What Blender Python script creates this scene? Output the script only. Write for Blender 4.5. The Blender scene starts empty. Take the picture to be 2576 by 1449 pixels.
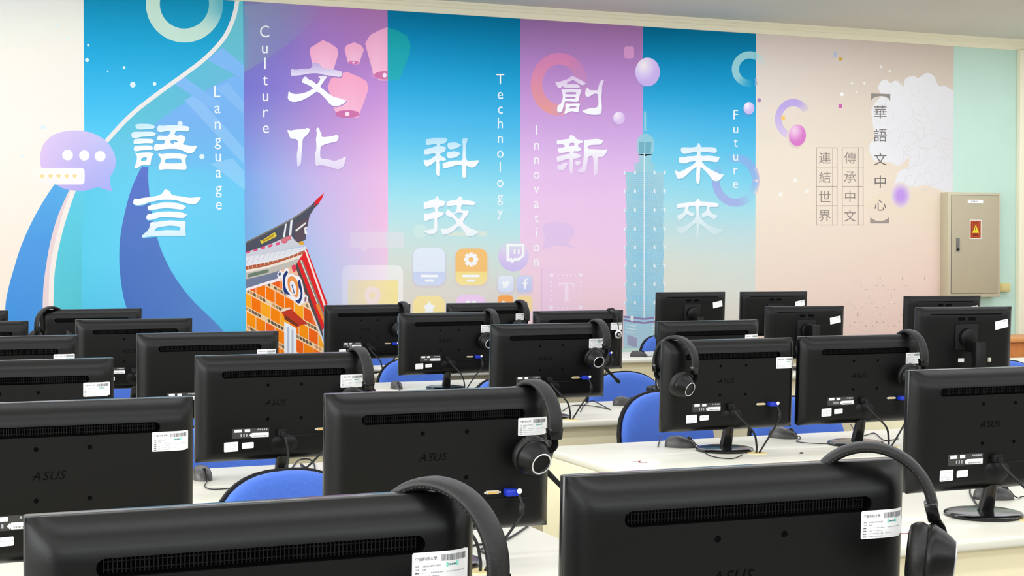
import bpy, bmesh, math, random
from mathutils import Vector, Matrix
from mathutils.geometry import tessellate_polygon

# ---------------------------------------------------------------- camera, world, lights, exposure
SC = bpy.context.scene
COL = SC.collection
YAW, PITCH, FPX = 0.384345, 0.0211246, 3808.74
DESK_Z = 0.75
EYE = DESK_Z + 0.672                                   # eye height above the floor
cy, sy, cp, sp = math.cos(YAW), math.sin(YAW), math.cos(PITCH), math.sin(PITCH)
FWD = Vector((sy*cp, cy*cp, -sp)); RIGHT = Vector((cy, -sy, 0)); UP = RIGHT.cross(FWD)
cam_d = bpy.data.cameras.new('camera'); cam = bpy.data.objects.new('camera', cam_d); COL.objects.link(cam)
cam_d.sensor_width = 36.0; cam_d.lens = FPX/2576*36.0; cam_d.clip_start = 0.05
cam.matrix_world = Matrix(((RIGHT.x, UP.x, -FWD.x, 0), (RIGHT.y, UP.y, -FWD.y, 0), (RIGHT.z, UP.z, -FWD.z, EYE), (0, 0, 0, 1)))
SC.camera = cam

W = bpy.data.worlds.new('room_ambience'); SC.world = W; W.use_nodes = True
W.node_tree.nodes['Background'].inputs[0].default_value = (0.95, 0.98, 1.0, 1)
W.node_tree.nodes['Background'].inputs[1].default_value = 0.1

YW = 10.7                                              # the printed back wall
XL, XR, YN, ZC = -3.0, 9.5, -2.5, 3.318                # other walls and the ceiling
def ceiling_lamp(x, y, w=2.3, d=0.3, power=14):
    l = bpy.data.lights.new('ceiling_lamp', 'AREA'); l.shape = 'RECTANGLE'; l.size = w; l.size_y = d; l.energy = power
    l.color = (0.955, 0.985, 1.07)
    o = bpy.data.objects.new('ceiling_lamp', l); COL.objects.link(o); o.location = (x, y, ZC-0.03)
for ly in (-1.2, 1.0, 3.2, 5.4, 7.6, 9.4):
    for lx in (-1.6, 1.0, 3.6, 6.2, 8.4):
        ceiling_lamp(lx, ly)
def fill_light(x, y, z, w, h, power, rot):              # soft fill added at the left and near walls, no windows built there
    l = bpy.data.lights.new('wall_fill', 'AREA'); l.shape = 'RECTANGLE'; l.size = w; l.size_y = h; l.energy = power
    l.color = (0.93, 0.97, 1.0)
    o = bpy.data.objects.new('wall_fill', l); COL.objects.link(o); o.location = (x, y, z); o.rotation_euler = rot
fill_light(XL+0.03, 2.6, 1.75, 9.0, 1.7, 190, (math.radians(90), 0, math.radians(-90)))
fill_light(3.2, YN+0.03, 2.3, 10.0, 0.9, 120, (math.radians(90), 0, 0))
SC.view_settings.view_transform = 'Standard'; SC.view_settings.look = 'None'
SC.view_settings.gamma = 1.0; SC.view_settings.use_curve_mapping = False
SC.view_settings.exposure = 0.40

# ---------------------------------------------------------------- helpers
def ray(u, v):
    return RIGHT*((u-1288)/FPX) - UP*((v-724.5)/FPX) + FWD
def on_wall(u, v, off=0.0):                            # a point of the back wall seen at (u, v)
    d = ray(u, v); t = (YW-off)/d.y
    return Vector((d.x*t, YW-off, EYE+d.z*t))
def on_level(u, v, z):
    d = ray(u, v); t = (z-EYE)/d.z
    return Vector((d.x*t, d.y*t, z))

def lin(c):
    return tuple((x/12.92 if x <= 0.04045 else ((x+0.055)/1.055)**2.4) for x in (max(0.0, k)/255.0 for k in c[:3]))
def mix(a, b, t):
    return tuple(a[i]+(b[i]-a[i])*t for i in range(3))
def clamp(t, a=0.0, b=1.0): return max(a, min(b, t))

def material(name, rgb, rough=0.5, spec=0.5, noise=0.0, nscale=60.0, bump=0.0, bscale=400.0, metal=0.0, rgb2=None, sheen=0.0):
    m = bpy.data.materials.new(name); m.use_nodes = True
    nt = m.node_tree; b = nt.nodes['Principled BSDF']
    b.inputs['Roughness'].default_value = rough; b.inputs['Specular IOR Level'].default_value = spec
    b.inputs['Metallic'].default_value = metal
    if sheen: b.inputs['Sheen Weight'].default_value = sheen
    c = lin(rgb)
    b.inputs['Base Color'].default_value = (*c, 1)
    if noise or rgb2:
        tc = nt.nodes.new('ShaderNodeTexCoord'); n = nt.nodes.new('ShaderNodeTexNoise'); n.inputs['Scale'].default_value = nscale
        n.inputs['Detail'].default_value = 4
        r = nt.nodes.new('ShaderNodeValToRGB')
        c2 = lin(rgb2) if rgb2 else tuple(k*(1-noise) for k in c)
        r.color_ramp.elements[0].position = 0.35; r.color_ramp.elements[1].position = 0.65
        r.color_ramp.elements[0].color = (*c2, 1); r.color_ramp.elements[1].color = (*c, 1)
        nt.links.new(tc.outputs['Object'], n.inputs['Vector']); nt.links.new(n.outputs['Fac'], r.inputs['Fac'])
        nt.links.new(r.outputs['Color'], b.inputs['Base Color'])
    if bump:
        tc = nt.nodes.new('ShaderNodeTexCoord'); n = nt.nodes.new('ShaderNodeTexNoise'); n.inputs['Scale'].default_value = bscale
        bp = nt.nodes.new('ShaderNodeBump'); bp.inputs['Strength'].default_value = bump; bp.inputs['Distance'].default_value = 0.002
        nt.links.new(tc.outputs['Object'], n.inputs['Vector']); nt.links.new(n.outputs['Fac'], bp.inputs['Height'])
        nt.links.new(bp.outputs['Normal'], b.inputs['Normal'])
    return m

def tag(o, label=None, cat=None, group=None, kind=None):
    if label: o['label'] = label
    if cat: o['category'] = cat
    if group: o['group'] = group
    if kind: o['kind'] = kind
    return o
def empty(name, loc, rz=0.0):
    o = bpy.data.objects.new(name, None); COL.objects.link(o); o.location = loc; o.rotation_euler = (0, 0, rz)
    o.empty_display_size = 0.1
    return o
def obj(name, bm, mats, parent=None, smooth=False, loc=None):
    me = bpy.data.meshes.new(name); bm.to_mesh(me); bm.free()
    for m in (mats if isinstance(mats, (list, tuple)) else [mats]): me.materials.append(m)
    if smooth:
        for p in me.polygons: p.use_smooth = True
    o = bpy.data.objects.new(name, me); COL.objects.link(o)
    if parent: o.parent = parent
    if loc: o.location = loc
    return o
def add_box(bm, x0, x1, y0, y1, z0, z1, bevel=0.0, mi=0, seg=2):
    r = bmesh.ops.create_cube(bm, size=1.0)
    vs = r['verts']
    for v in vs:
        v.co = Vector(((x0+x1)/2+v.co.x*(x1-x0), (y0+y1)/2+v.co.y*(y1-y0), (z0+z1)/2+v.co.z*(z1-z0)))
    fs = list({f for v in vs for f in v.link_faces})
    for f in fs: f.material_index = mi
    if bevel:
        es = list({e for v in vs for e in v.link_edges})
        bmesh.ops.bevel(bm, geom=es, offset=bevel, segments=seg, affect='EDGES', profile=0.5)
    return bm
def box(x0, x1, y0, y1, z0, z1, bevel=0.0, seg=2):
    return add_box(bmesh.new(), x0, x1, y0, y1, z0, z1, bevel, 0, seg)
def catmull(pts, n=6, closed=False):
    out = []; L = len(pts)
    rng = range(L) if closed else range(L-1)
    for i in rng:
        p0 = pts[(i-1) % L] if closed or i > 0 else pts[0]
        p1 = pts[i]; p2 = pts[(i+1) % L]
        p3 = pts[(i+2) % L] if closed or i+2 < L else pts[-1]
        for k in range(n):
            t = k/n
            out.append(tuple(0.5*((2*p1[j])+(-p0[j]+p2[j])*t+(2*p0[j]-5*p1[j]+4*p2[j]-p3[j])*t*t+(-p0[j]+3*p1[j]-3*p2[j]+p3[j])*t**3) for j in range(len(p1))))
    if not closed: out.append(tuple(pts[-1]))
    return out
def add_tube(bm, path, r, seg=8, mi=0, caps=True):
    path = [Vector(p) for p in path]; rings = []
    n = len(path); up = Vector((0.123, 0.31, 0.94)).normalized()
    for i, p in enumerate(path):
        t = (path[min(i+1, n-1)]-path[max(i-1, 0)]).normalized()
        a = t.cross(up)
        if a.length < 1e-4: a = t.cross(Vector((1, 0, 0)))
        a.normalize(); b = a.cross(t); up = b.cross(t)*-1 if False else up
        rr = r[i] if isinstance(r, (list, tuple)) else r
        rings.append([bm.verts.new(p+(a*math.cos(2*math.pi*k/seg)+b*math.sin(2*math.pi*k/seg))*rr) for k in range(seg)])
    for i in range(n-1):
        for k in range(seg):
            f = bm.faces.new((rings[i][k], rings[i][(k+1) % seg], rings[i+1][(k+1) % seg], rings[i+1][k])); f.material_index = mi
    if caps:
        for rg in (rings[0], rings[-1]):
            try: bm.faces.new(rg).material_index = mi
            except ValueError: pass
    return bm
def add_lathe(bm, prof, seg=32, M=None, mi=0):
    """profile of (radius, height) about local z, placed by matrix M"""
    M = M or Matrix.Identity(4); rings = []
    for (r, h) in prof:
        rings.append([bm.verts.new(M @ Vector((r*math.cos(2*math.pi*k/seg), r*math.sin(2*math.pi*k/seg), h))) for k in range(seg)] if r > 1e-6 else [bm.verts.new(M @ Vector((0, 0, h)))])
    for a, b in zip(rings, rings[1:]):
        for k in range(seg):
            q = [a[k % len(a)], a[(k+1) % seg % len(a)] if len(a) > 1 else a[0], b[(k+1) % seg] if len(b) > 1 else b[0], b[k] if len(b) > 1 else b[0]]
            u = []
            for v in q:
                if v not in u: u.append(v)
            if len(u) > 2:
                try: bm.faces.new(u).material_index = mi
                except ValueError: pass
    return bm
def fix(bm):
    bmesh.ops.recalc_face_normals(bm, faces=bm.faces); return bm

# ---------------------------------------------------------------- room shell
M_wall = material('pale_green_paint', (202, 232, 220), 0.8, 0.2, noise=0.03, nscale=3)
M_plain = material('off_white_paint', (238, 236, 228), 0.8, 0.2)
M_ceil = material('ceiling_paint', (226, 222, 210), 0.9, 0.1, noise=0.03, nscale=2)
M_trim = material('cream_moulding', (250, 243, 218), 0.6, 0.3)
M_floor = material('floor_tiles', (150, 146, 138), 0.35, 0.4, noise=0.08, nscale=4)
def struct(name, bm, m, label=None):
    o = obj(name, bm, m); o['kind'] = 'structure'
    return o
T = 0.15
struct('floor', box(XL-T, XR+T, YN-T, YW+T, -0.1, 0.0), M_floor)
struct('ceiling', box(XL-T, XR+T, YN-T, YW+T, ZC, ZC+0.1), M_ceil)
struct('wall_back', box(XL-T, XR+T, YW, YW+T, 0, ZC), M_wall)
struct('wall_left', box(XL-T, XL, YN, YW, 0, ZC), M_plain)
struct('wall_right', box(XR, XR+T, YN, YW, 0, ZC), M_plain)
struct('wall_near', box(XL-T, XR+T, YN-T, YN, 0, ZC), material('grey_paint', (128, 128, 126), 0.8, 0.2))
# cornice along the back wall: a stepped moulding
tz = on_wall(1900, 85).z
bm = bmesh.new()
prof = [(0.0, tz), (0.016, tz), (0.022, tz+0.012), (0.022, tz+0.040), (0.034, tz+0.046), (0.034, tz+0.066), (0.046, tz+0.074), (0.05, ZC), (0.0, ZC)]
a = [bm.verts.new((XL, YW-d, z)) for d, z in prof]; b = [bm.verts.new((XR, YW-d, z)) for d, z in prof]
for i in range(len(prof)):
    j = (i+1) % len(prof); bm.faces.new((a[i], a[j], b[j], b[i]))
struct('trim_1', fix(bm), M_trim)
cx = on_wall(2556, 400).x
struct('trim_2', box(cx, cx+0.16, YW-0.05, YW, 0, tz, 0.006), M_trim)
struct('baseboard_back', box(XL, cx, YW-0.015, YW, 0, 0.1, 0.003), M_trim)

# ---------------------------------------------------------------- the printed mural on the back wall
def project(P):
    d = P-Vector((0, 0, EYE)); z = d.dot(FWD)
    return (1288+FPX*d.dot(RIGHT)/z, 724.5-FPX*d.dot(UP)/z)
M_print = bpy.data.materials.new('mural_print'); M_print.use_nodes = True
_nt = M_print.node_tree; _b = _nt.nodes['Principled BSDF']; _b.inputs['Roughness'].default_value = 0.75; _b.inputs['Specular IOR Level'].default_value = 0.02
_at = _nt.nodes.new('ShaderNodeAttribute'); _at.attribute_name = 'ink'
_tc = _nt.nodes.new('ShaderNodeTexCoord'); _nz = _nt.nodes.new('ShaderNodeTexNoise'); _nz.inputs['Scale'].default_value = 350
_mr = _nt.nodes.new('ShaderNodeMapRange'); _mr.inputs[3].default_value = 0.97; _mr.inputs[4].default_value = 1.03
_mx = _nt.nodes.new('ShaderNodeMix'); _mx.data_type = 'RGBA'; _mx.blend_type = 'MULTIPLY'; _mx.inputs[0].default_value = 1.0
_nt.links.new(_tc.outputs['Object'], _nz.inputs['Vector']); _nt.links.new(_nz.outputs['Fac'], _mr.inputs[0])
_nt.links.new(_at.outputs['Color'], _mx.inputs[6]); _nt.links.new(_mr.outputs[0], _mx.inputs[7]); _nt.links.new(_mx.outputs[2], _b.inputs['Base Color'])
INK = 0.93
MUR_Z0 = EYE-0.7239
mural = empty('wall_mural', (on_wall(1288, 700).x, YW, MUR_Z0))
tag(mural, 'large printed mural of blue and purple vertical bands with white calligraphy covering the back wall', 'mural')
MO = Vector(mural.location)

_film = [0]
def raw_mesh(name, verts, faces, colfn, layer, parent=None, lift=None):
    """one printed motif; each lies a hair (0.005 mm) above those printed before it"""
    bm = bmesh.new(); cl = bm.verts.layers.float_color.new('ink')
    _film[0] += 1; base = _film[0]; vs = []
    if lift: _film[0] += max(lift)
    for i, (x, y) in enumerate(verts):
        off = 0.0006+0.000005*(base+(lift[i] if lift else 0))
        v = bm.verts.new(on_wall(x, y, off)-MO); c = lin(colfn(x, y) if callable(colfn) else colfn)
        g = INK*(1+0.38*clamp((v.co.z+MO.z-2.35)/(tz-2.35))**1.6)  # ink lightened towards the top, offsetting the light falloff on the wall
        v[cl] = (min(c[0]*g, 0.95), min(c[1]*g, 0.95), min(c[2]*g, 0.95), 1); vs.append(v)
    for f in faces:
        try: bm.faces.new([vs[i] for i in f])
        except ValueError: pass
    for f in bm.faces:
        f.normal_update()
        if f.normal.y > 0: f.normal_flip()
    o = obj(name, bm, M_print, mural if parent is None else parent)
    return o
def tess(pieces, step=None):
    """polygons [outer, hole, ...] in photo pixels -> verts, faces, sliced so that gradients print finely"""
    bm = bmesh.new()
    for piece in pieces:
        loops = [[Vector((p[0], p[1], 0)) for p in lp] for lp in piece]
        flat = [p for lp in loops for p in lp]
        vs = [bm.verts.new(p) for p in flat]
        for t in tessellate_polygon(loops):
            try: bm.faces.new([vs[i] for i in t])
            except ValueError: pass
    if step:
        sx, sy_ = step if isinstance(step, tuple) else (step, step)
        xs = [v.co.x for v in bm.verts]; ys = [v.co.y for v in bm.verts]
        for ax, s, lo, hi in ((0, sx, min(xs), max(xs)), (1, sy_, min(ys), max(ys))):
            if not s: continue
            k = math.floor(lo/s)+1
            while k*s < hi:
                co = Vector((0, 0, 0)); co[ax] = k*s; no = Vector((0, 0, 0)); no[ax] = 1
                bmesh.ops.bisect_plane(bm, geom=bm.verts[:]+bm.edges[:]+bm.faces[:], plane_co=co, plane_no=no, dist=1e-4)
                k += 1
    bm.verts.index_update()
    V = [(v.co.x, v.co.y) for v in bm.verts]; F = [[v.index for v in f.verts] for f in bm.faces]
    bm.free(); return V, F
def paint(name, pieces, colfn, layer, step=None, parent=None):
    V, F = tess(pieces, step); return raw_mesh(name, V, F, colfn, layer, parent)
def paint_each(name, pieces, colfn, layer, step=None, parent=None):
    for pc in pieces: paint(name, [pc], colfn, layer, step, parent); _film[0] -= 1
    _film[0] += 1
def paint_stack(name, pieces, colfn, parent=None):
    V = []; F = []; Lf = []
    for i, pc in enumerate(pieces):
        v, f = tess([pc]); o_ = len(V); V += v; F += [[k+o_ for k in g] for g in f]; Lf += [i]*len(v)
    return raw_mesh(name, V, F, colfn, 0, parent, Lf)
def crop(pts, ox, oy, s): return [(ox+x/s, oy+y/s) for x, y in pts]
def smooth(pts, n=3): return catmull(pts, n, True)
def ellipse(x, y, rx, ry=None, n=28, a0=0.0):
    ry = ry or rx
    return [(x+rx*math.cos(a0+2*math.pi*k/n), y+ry*math.sin(a0+2*math.pi*k/n)) for k in range(n)]
def rrect(x0, y0, x1, y1, r, n=5):
    out = []
    for cx_, cy_, a in ((x1-r, y0+r, -90), (x1-r, y1-r, 0), (x0+r, y1-r, 90), (x0+r, y0+r, 180)):
        out += [(cx_+r*math.cos(math.radians(a+90*k/n)), cy_+r*math.sin(math.radians(a+90*k/n))) for k in range(n+1)]
    return out
def star(x, y, R, r, n=5, a0=-90):
    return [(x+(R if k % 2 == 0 else r)*math.cos(math.radians(a0+180*k/n)), y+(R if k % 2 == 0 else r)*math.sin(math.radians(a0+180*k/n))) for k in range(2*n)]
def ring_strip(x, y, ro, ri, colfn, name, layer, a0=0, a1=360, n=60, parent=None, rows=2):
    ro = ro if isinstance(ro, tuple) else (ro, ro); ri = ri if isinstance(ri, tuple) else (ri, ri)
    V = []; F = []
    for i in range(n+1):
        a = math.radians(a0+(a1-a0)*i/n)
        for k in range(rows+1):
            t = k/rows
            V.append((x+(ro[0]+(ri[0]-ro[0])*t)*math.cos(a), y+(ro[1]+(ri[1]-ro[1])*t)*math.sin(a)))
    for i in range(n):
        for k in range(rows):
            q = i*(rows+1)+k; F.append((q, q+1, q+rows+2, q+rows+1))
    return raw_mesh(name, V, F, colfn, layer, parent)
def disc_grad(name, x, y, rx, ry, colfn, layer, n=32, rows=6, parent=None):
    V = [(x, y)]; F = []
    for k in range(1, rows+1):
        V += [(x+rx*k/rows*math.cos(2*math.pi*i/n), y+ry*k/rows*math.sin(2*math.pi*i/n)) for i in range(n)]
    for i in range(n): F.append((0, 1+i, 1+(i+1) % n))
    for k in range(1, rows):
        for i in range(n):
            a = 1+(k-1)*n; b = 1+k*n; F.append((a+i, b+i, b+(i+1) % n, a+(i+1) % n))
    return raw_mesh(name, V, F, colfn, layer, parent)
def bil(xs, ys, grid):
    def f(x, y):
        i = 0
        while i < len(xs)-2 and x > xs[i+1]: i += 1
        j = 0
        while j < len(ys)-2 and y > ys[j+1]: j += 1
        tx = clamp((x-xs[i])/(xs[i+1]-xs[i])) if len(xs) > 1 else 0; ty = clamp((y-ys[j])/(ys[j+1]-ys[j]))
        if len(xs) == 1: return mix(grid[j][0], grid[j+1][0], ty)
        return mix(mix(grid[j][i], grid[j][i+1], tx), mix(grid[j+1][i], grid[j+1][i+1], tx), ty)
    return f
WHITE = (250, 250, 253)
# colour fields of the print, with light falloff on the wall baked in
f_cream = bil([0, 210], [0, 300, 700], [[(243, 236, 228), (240, 232, 224)], [(249, 244, 236), (247, 241, 233)], [(251, 236, 222), (251, 236, 222)]])
f_lang = bil([207, 612], [0, 120, 250, 350, 450, 800], [[(22, 140, 185), (20, 140, 180)], [(38, 165, 215), (40, 165, 210)], [(70, 188, 238), (75, 190, 235)], [(95, 205, 242), (95, 200, 240)], [(110, 208, 243), (105, 203, 243)], [(92, 190, 240), (85, 190, 238)]])
f_cult = bil([612, 700, 800, 975], [20, 120, 220, 320, 450, 560, 680, 830],
 [[(128, 128, 178), (140, 125, 180), (160, 118, 182), (168, 115, 172)], [(122, 122, 190), (132, 118, 195), (158, 118, 196), (176, 122, 186)],
  [(122, 118, 206), (138, 124, 208), (168, 135, 208), (200, 145, 215)], [(130, 140, 215), (158, 150, 216), (188, 150, 216), (222, 166, 222)],
  [(126, 168, 232), (168, 180, 235), (202, 182, 232), (240, 190, 230)], [(122, 172, 228), (160, 185, 232), (198, 192, 236), (246, 196, 230)],
  [(120, 178, 225), (140, 190, 230), (185, 200, 238), (243, 208, 232)], [(125, 185, 225), (140, 190, 230), (180, 205, 235), (238, 222, 225)]])
f_tech = bil([975, 1309], [40, 90, 150, 220, 300, 370, 430, 500, 570, 640, 720, 800],
 [[(10, 115, 158), (6, 108, 148)], [(15, 130, 178), (12, 122, 168)], [(30, 150, 200), (22, 142, 190)], [(50, 168, 220), (40, 162, 214)], [(80, 187, 236), (72, 182, 232)], [(105, 202, 238), (98, 196, 236)],
  [(135, 216, 240), (128, 212, 240)], [(168, 228, 240), (165, 228, 242)], [(198, 230, 232), (185, 230, 236)], [(215, 228, 220), (208, 230, 226)], [(226, 222, 210), (224, 222, 216)], [(232, 220, 205), (230, 218, 210)]])
f_inno = bil([1309, 1617], [50, 110, 180, 260, 340, 420, 500, 580, 660, 800],
 [[(142, 105, 158), (148, 104, 152)], [(160, 118, 178), (162, 115, 172)], [(182, 135, 200), (178, 132, 196)], [(202, 155, 216), (198, 152, 214)], [(216, 175, 230), (212, 170, 228)], [(230, 192, 236), (226, 188, 234)],
  [(238, 200, 236), (236, 198, 236)], [(240, 205, 235), (240, 202, 236)], [(244, 212, 230), (246, 206, 232)], [(246, 214, 220), (246, 212, 218)]])
f_fut = bil([1617, 1901], [70, 110, 170, 240, 310, 380, 450, 520, 590, 660, 800],
 [[(5, 100, 140), (8, 110, 150)], [(8, 118, 160), (10, 118, 162)], [(22, 142, 192), (20, 140, 190)], [(48, 165, 216), (36, 158, 210)], [(85, 188, 234), (70, 180, 230)], [(118, 206, 238), (96, 196, 236)],
  [(150, 218, 238), (128, 212, 240)], [(178, 226, 234), (165, 224, 238)], [(205, 228, 228), (198, 226, 230)], [(224, 228, 216), (216, 228, 222)], [(236, 226, 212), (232, 226, 214)]])
f_beige = bil([1901, 2400], [90, 180, 280, 380, 500, 680, 860], [[(206, 192, 188), (188, 176, 168)], [(222, 210, 202), (205, 192, 180)], [(236, 224, 212), (222, 208, 192)], [(242, 230, 213), (236, 222, 203)], [(246, 232, 214), (242, 226, 208)], [(246, 226, 210), (245, 220, 206)], [(245, 220, 206), (244, 212, 202)]])
def f_under(x, y):
    for lim, f in ((210, f_cream), (613, f_lang), (975, f_cult), (1309, f_tech), (1617, f_inno), (1901, f_fut)):
        if x < lim: return f(x, y)
    return f_beige(x, y)
def over(c, a, under=f_under):
    """ink c laid at strength a over what is printed beneath"""
    return lambda x, y: mix(under(x, y), c(x, y) if callable(c) else c, a(x, y) if callable(a) else a)
xsP = [-1.5]+[on_wall(px, py).x for px, py in ((211, 160), (614, 400), (975.5, 350), (1309, 300), (1617.2, 200), (1900.7, 400), (2398, 300))]
for i, (nm, f) in enumerate((('cream_field', f_cream), ('blue_band', f_lang), ('purple_band', f_cult), ('blue_band', f_tech), ('purple_band', f_inno), ('blue_band', f_fut), ('beige_field', f_beige))):
    q = [project(Vector((x, YW-0.001, z))) for x, z in ((xsP[i], tz), (xsP[i+1], tz), (xsP[i+1], MUR_Z0), (xsP[i], MUR_Z0))]
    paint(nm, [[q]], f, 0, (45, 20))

# ---- band one: waves, ribbon, beams, ring, speech bubble
_film[0] = 10
rib = catmull([(600, -40), (597, 0), (587, 46), (563, 96), (517, 146), (464, 187), (398, 235), (331, 288), (268, 355), (225, 410), (187, 479), (166, 532), (147, 599), (134, 665), (129, 731), (127, 800), (127, 902)], 5)
def offset_poly(path, w):
    L = []; R = []
    for i, p in enumerate(path):
        a = path[max(i-1, 0)]; b = path[min(i+1, len(path)-1)]
        dx, dy = b[0]-a[0], b[1]-a[1]; l = math.hypot(dx, dy) or 1; ww = w(i/(len(path)-1)) if callable(w) else w
        L.append((p[0]-dy/l*ww, p[1]+dx/l*ww)); R.append((p[0]+dy/l*ww, p[1]-dx/l*ww))
    return L, R
c_wave = bil([100, 360, 612], [100, 250, 380, 500, 650, 850], [[(70, 185, 215), (85, 190, 215), (105, 190, 205)], [(80, 190, 215), (98, 192, 212), (110, 185, 225)], [(95, 200, 225), (110, 200, 232), (112, 192, 240)], [(85, 200, 225), (112, 210, 243), (112, 205, 244)], [(92, 205, 232), (108, 210, 245), (105, 205, 243)], [(85, 195, 225), (95, 195, 238), (82, 190, 236)]])
wave = [p for p in rib if p[1] > 479][::-1]
seaR = [p for p in rib if p[1] <= 479][::-1]
sea = wave+seaR+[(611, -40), (614, 400), (619, 902)]
paint('cyan_wave', [[sea]], c_wave, 1, (40, 25))
teal = catmull([(187, 480), (166, 532), (147, 599), (134, 665), (129, 731), (127, 902)], 4)+[(204, 902), (205, 731), (207, 600), (212, 500), (216, 470)]
paint('teal_wave', [[teal]], bil([130, 210], [470, 850], [[(98, 205, 228), (104, 206, 232)], [(96, 200, 212), (88, 192, 205)]]), 2, (20, 40))
left = catmull([(150, 445), (136, 465), (109, 506), (79.5, 559), (53, 619), (33, 682), (20, 731), (13, 778), (8, 902)], 4)
inner = catmull([(178, 470), (146, 542), (126, 612), (114, 682), (108.7, 731), (107, 800), (107, 902)], 4)
paint('blue_wave', [[left+inner[::-1]+[(175, 445)]]], bil([10, 180], [450, 600, 860], [[(96, 176, 232), (96, 176, 232)], [(88, 160, 228), (86, 158, 226)], [(70, 145, 222), (80, 150, 222)]]), 2, (25, 30))
pk = catmull([(187, 472), (166, 532), (147, 599), (134, 665), (129, 731), (127, 902)], 6)
L, R = offset_poly(pk, 6.5)
paint('pink_ribbon', [[inner+R[::-1] if False else inner+[(x-3, y) for x, y in pk[::-1]]]], (236, 214, 215), 3)
indL = [(374, 416), (359.5, 416.6), (341, 450), (326, 489), (313, 539), (303, 592), (300, 645), (303, 698), (311.5, 751), (326, 800), (350, 902)]
indR = [(600, 902), (560, 831), (497, 768), (464, 731), (431, 682), (404, 625), (388, 566), (378, 506), (373, 450), (374, 416)]
paint('indigo_wave', [[catmull(indL, 4)+catmull(indR, 4)]], bil([300, 560], [416, 600, 850], [[(98, 118, 202), (98, 118, 202)], [(88, 122, 196), (92, 128, 198)], [(72, 112, 190), (98, 140, 205)]]), 3, (30, 30))
blue2 = [(613, 179), (560, 205), (497, 237), (440, 275), (400, 302), (370, 330), (360, 420), (470, 420), (560, 440), (616, 470)]
paint('violet_haze', [[blue2]], over((122, 180, 240), lambda x, y: clamp((470-y)/170)*clamp((x-350)/70+0.1), c_wave), 2, (30, 20))
b_h = lambda x, y: mix(c_wave(x, y), (122, 180, 240), clamp((470-y)/170)*clamp((x-350)/70+0.1))
for q, a in (([(464, 252), (492, 237), (614, 374), (614, 414)], .3), ([(543, 222), (573, 208), (614, 258), (614, 288)], .2), ([(520, 150), (560, 120), (614, 165), (614, 200)], .09), ([(530, 412), (585, 398), (615, 432), (616, 478)], .35), ([(430, 205), (458, 190), (560, 262), (545, 282)], .14)):
    paint('light_beam', [[q]], over((190, 222, 250), lambda x, y, a=a: a, b_h), 4, (20, 20))
L, R = offset_poly(catmull([(600, -40), (597, 0), (587, 46), (563, 96), (517, 146), (464, 187), (398, 235), (331, 288), (268, 355), (240, 395)], 6), 5.4)
paint('white_ribbon', [[L+R[::-1]]], (236, 232, 230), 5)
L, R = offset_poly(pk, 6.2)
paint('white_ribbon', [[L+R[::-1]]], (246, 236, 230), 5)
ring_strip(464, 10, 97, 62, over((205, 228, 212), lambda x, y: clamp(.95-clamp((x-480)/90)*.6*clamp((85-y)/60)), f_lang), 'pale_ring', 6)
paint_each('white_dot', [[ellipse(x, y, r, n=14)] for x, y, r in ((222, 114, 3), (219, 151, 5), (312, 170, 3.6), (271, 179, 2), (334, 213, 7), (389, 211, 4.5), (508, 394, 6.6), (453, 311, 6.6), (143, 65, 4), (172, 97, 3), (108, 320, 6), (56, 393, 4))], (226, 240, 248), 10)
bub = smooth([(101, 400), (107, 368), (130, 342), (165, 330), (205, 329), (240, 338), (270, 358), (288, 388), (291, 412), (285, 432), (277, 446), (278, 465), (281, 480), (262, 476), (246, 471), (225, 477), (200, 480), (160, 474), (125, 452), (106, 428)], 4)
sb = paint('speech_bubble', [[bub]], bil([100, 195, 290], [328, 480], [[(232, 205, 242), (212, 198, 240), (198, 200, 245)], [(214, 190, 240), (186, 176, 240), (170, 178, 242)]]), 7, (14, 14))
for x, y, r in ((170, 390, 13.5), (212, 391, 13), (252, 393, 13.6)): paint('message_dot', [[ellipse(x, y, r)]], WHITE, 8, parent=sb)
paint('rating_bar', [[rrect(81, 422.5, 213, 464, 9)]], bil([80, 213], [422, 464], [[(252, 244, 234), (250, 246, 250)], [(253, 238, 232), (250, 244, 250)]]), 8, (20, 20), parent=sb)
for x in (106, 127, 147, 168, 188): paint('rating_star', [[star(x, 443, 7, 4)]], (250, 222, 160), 9, parent=sb)

# ---- band two: sky lanterns and the old house
_film[0] = 10
wed = [(612, 12), (818, 0), (790, 45), (755, 85), (715, 118), (670, 150), (613, 182)]
paint('grey_haze', [[wed]], over((135, 148, 182), lambda x, y: .75*clamp((840-x)/220)), 1, (30, 20))
def lantern(pts, rim, s=3.02, o=(600, 0), glow=(248, 166, 200)):
    p = crop(pts, o[0], o[1], s); ys = [q[1] for q in p]; y0, y1 = min(ys), max(ys)
    xs = [q[0] for q in p]; xm = (min(xs)+max(xs))/2; xw = (max(xs)-min(xs))/2
    l = paint('sky_lantern', [[p]], lambda x, y: mix(mix(glow, (250, 196, 220), clamp((y-y0)/(y1-y0))), (240, 158, 196), .35*abs((x-xm)/xw)), 3, 12)
    for t in (-.45, .1, .55):
        xa = xm+t*xw
        paint('lantern_seam', [[[(xa, y0+(y1-y0)*.22), (xa+1, y0+(y1-y0)*.22), (xa-.25*t*xw+.8, y1-8), (xa-.25*t*xw, y1-8)]]], (242, 170, 200), 4, parent=l)
    if rim:
        x, y, rx, ry = rim; x = o[0]+x/s; y = o[1]+y/s; rx /= s; ry /= s
        paint('lantern_rim', [[ellipse(x, y, rx, ry)]], (208, 118, 172), 4, parent=l)
        paint('lantern_flame', [[ellipse(x, y, rx*.2, ry*.55)]], (255, 225, 240), 5, parent=l)
lantern([(540, 395), (548, 360), (640, 305), (700, 330), (748, 365), (760, 405), (722, 530), (565, 505)], None)
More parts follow.
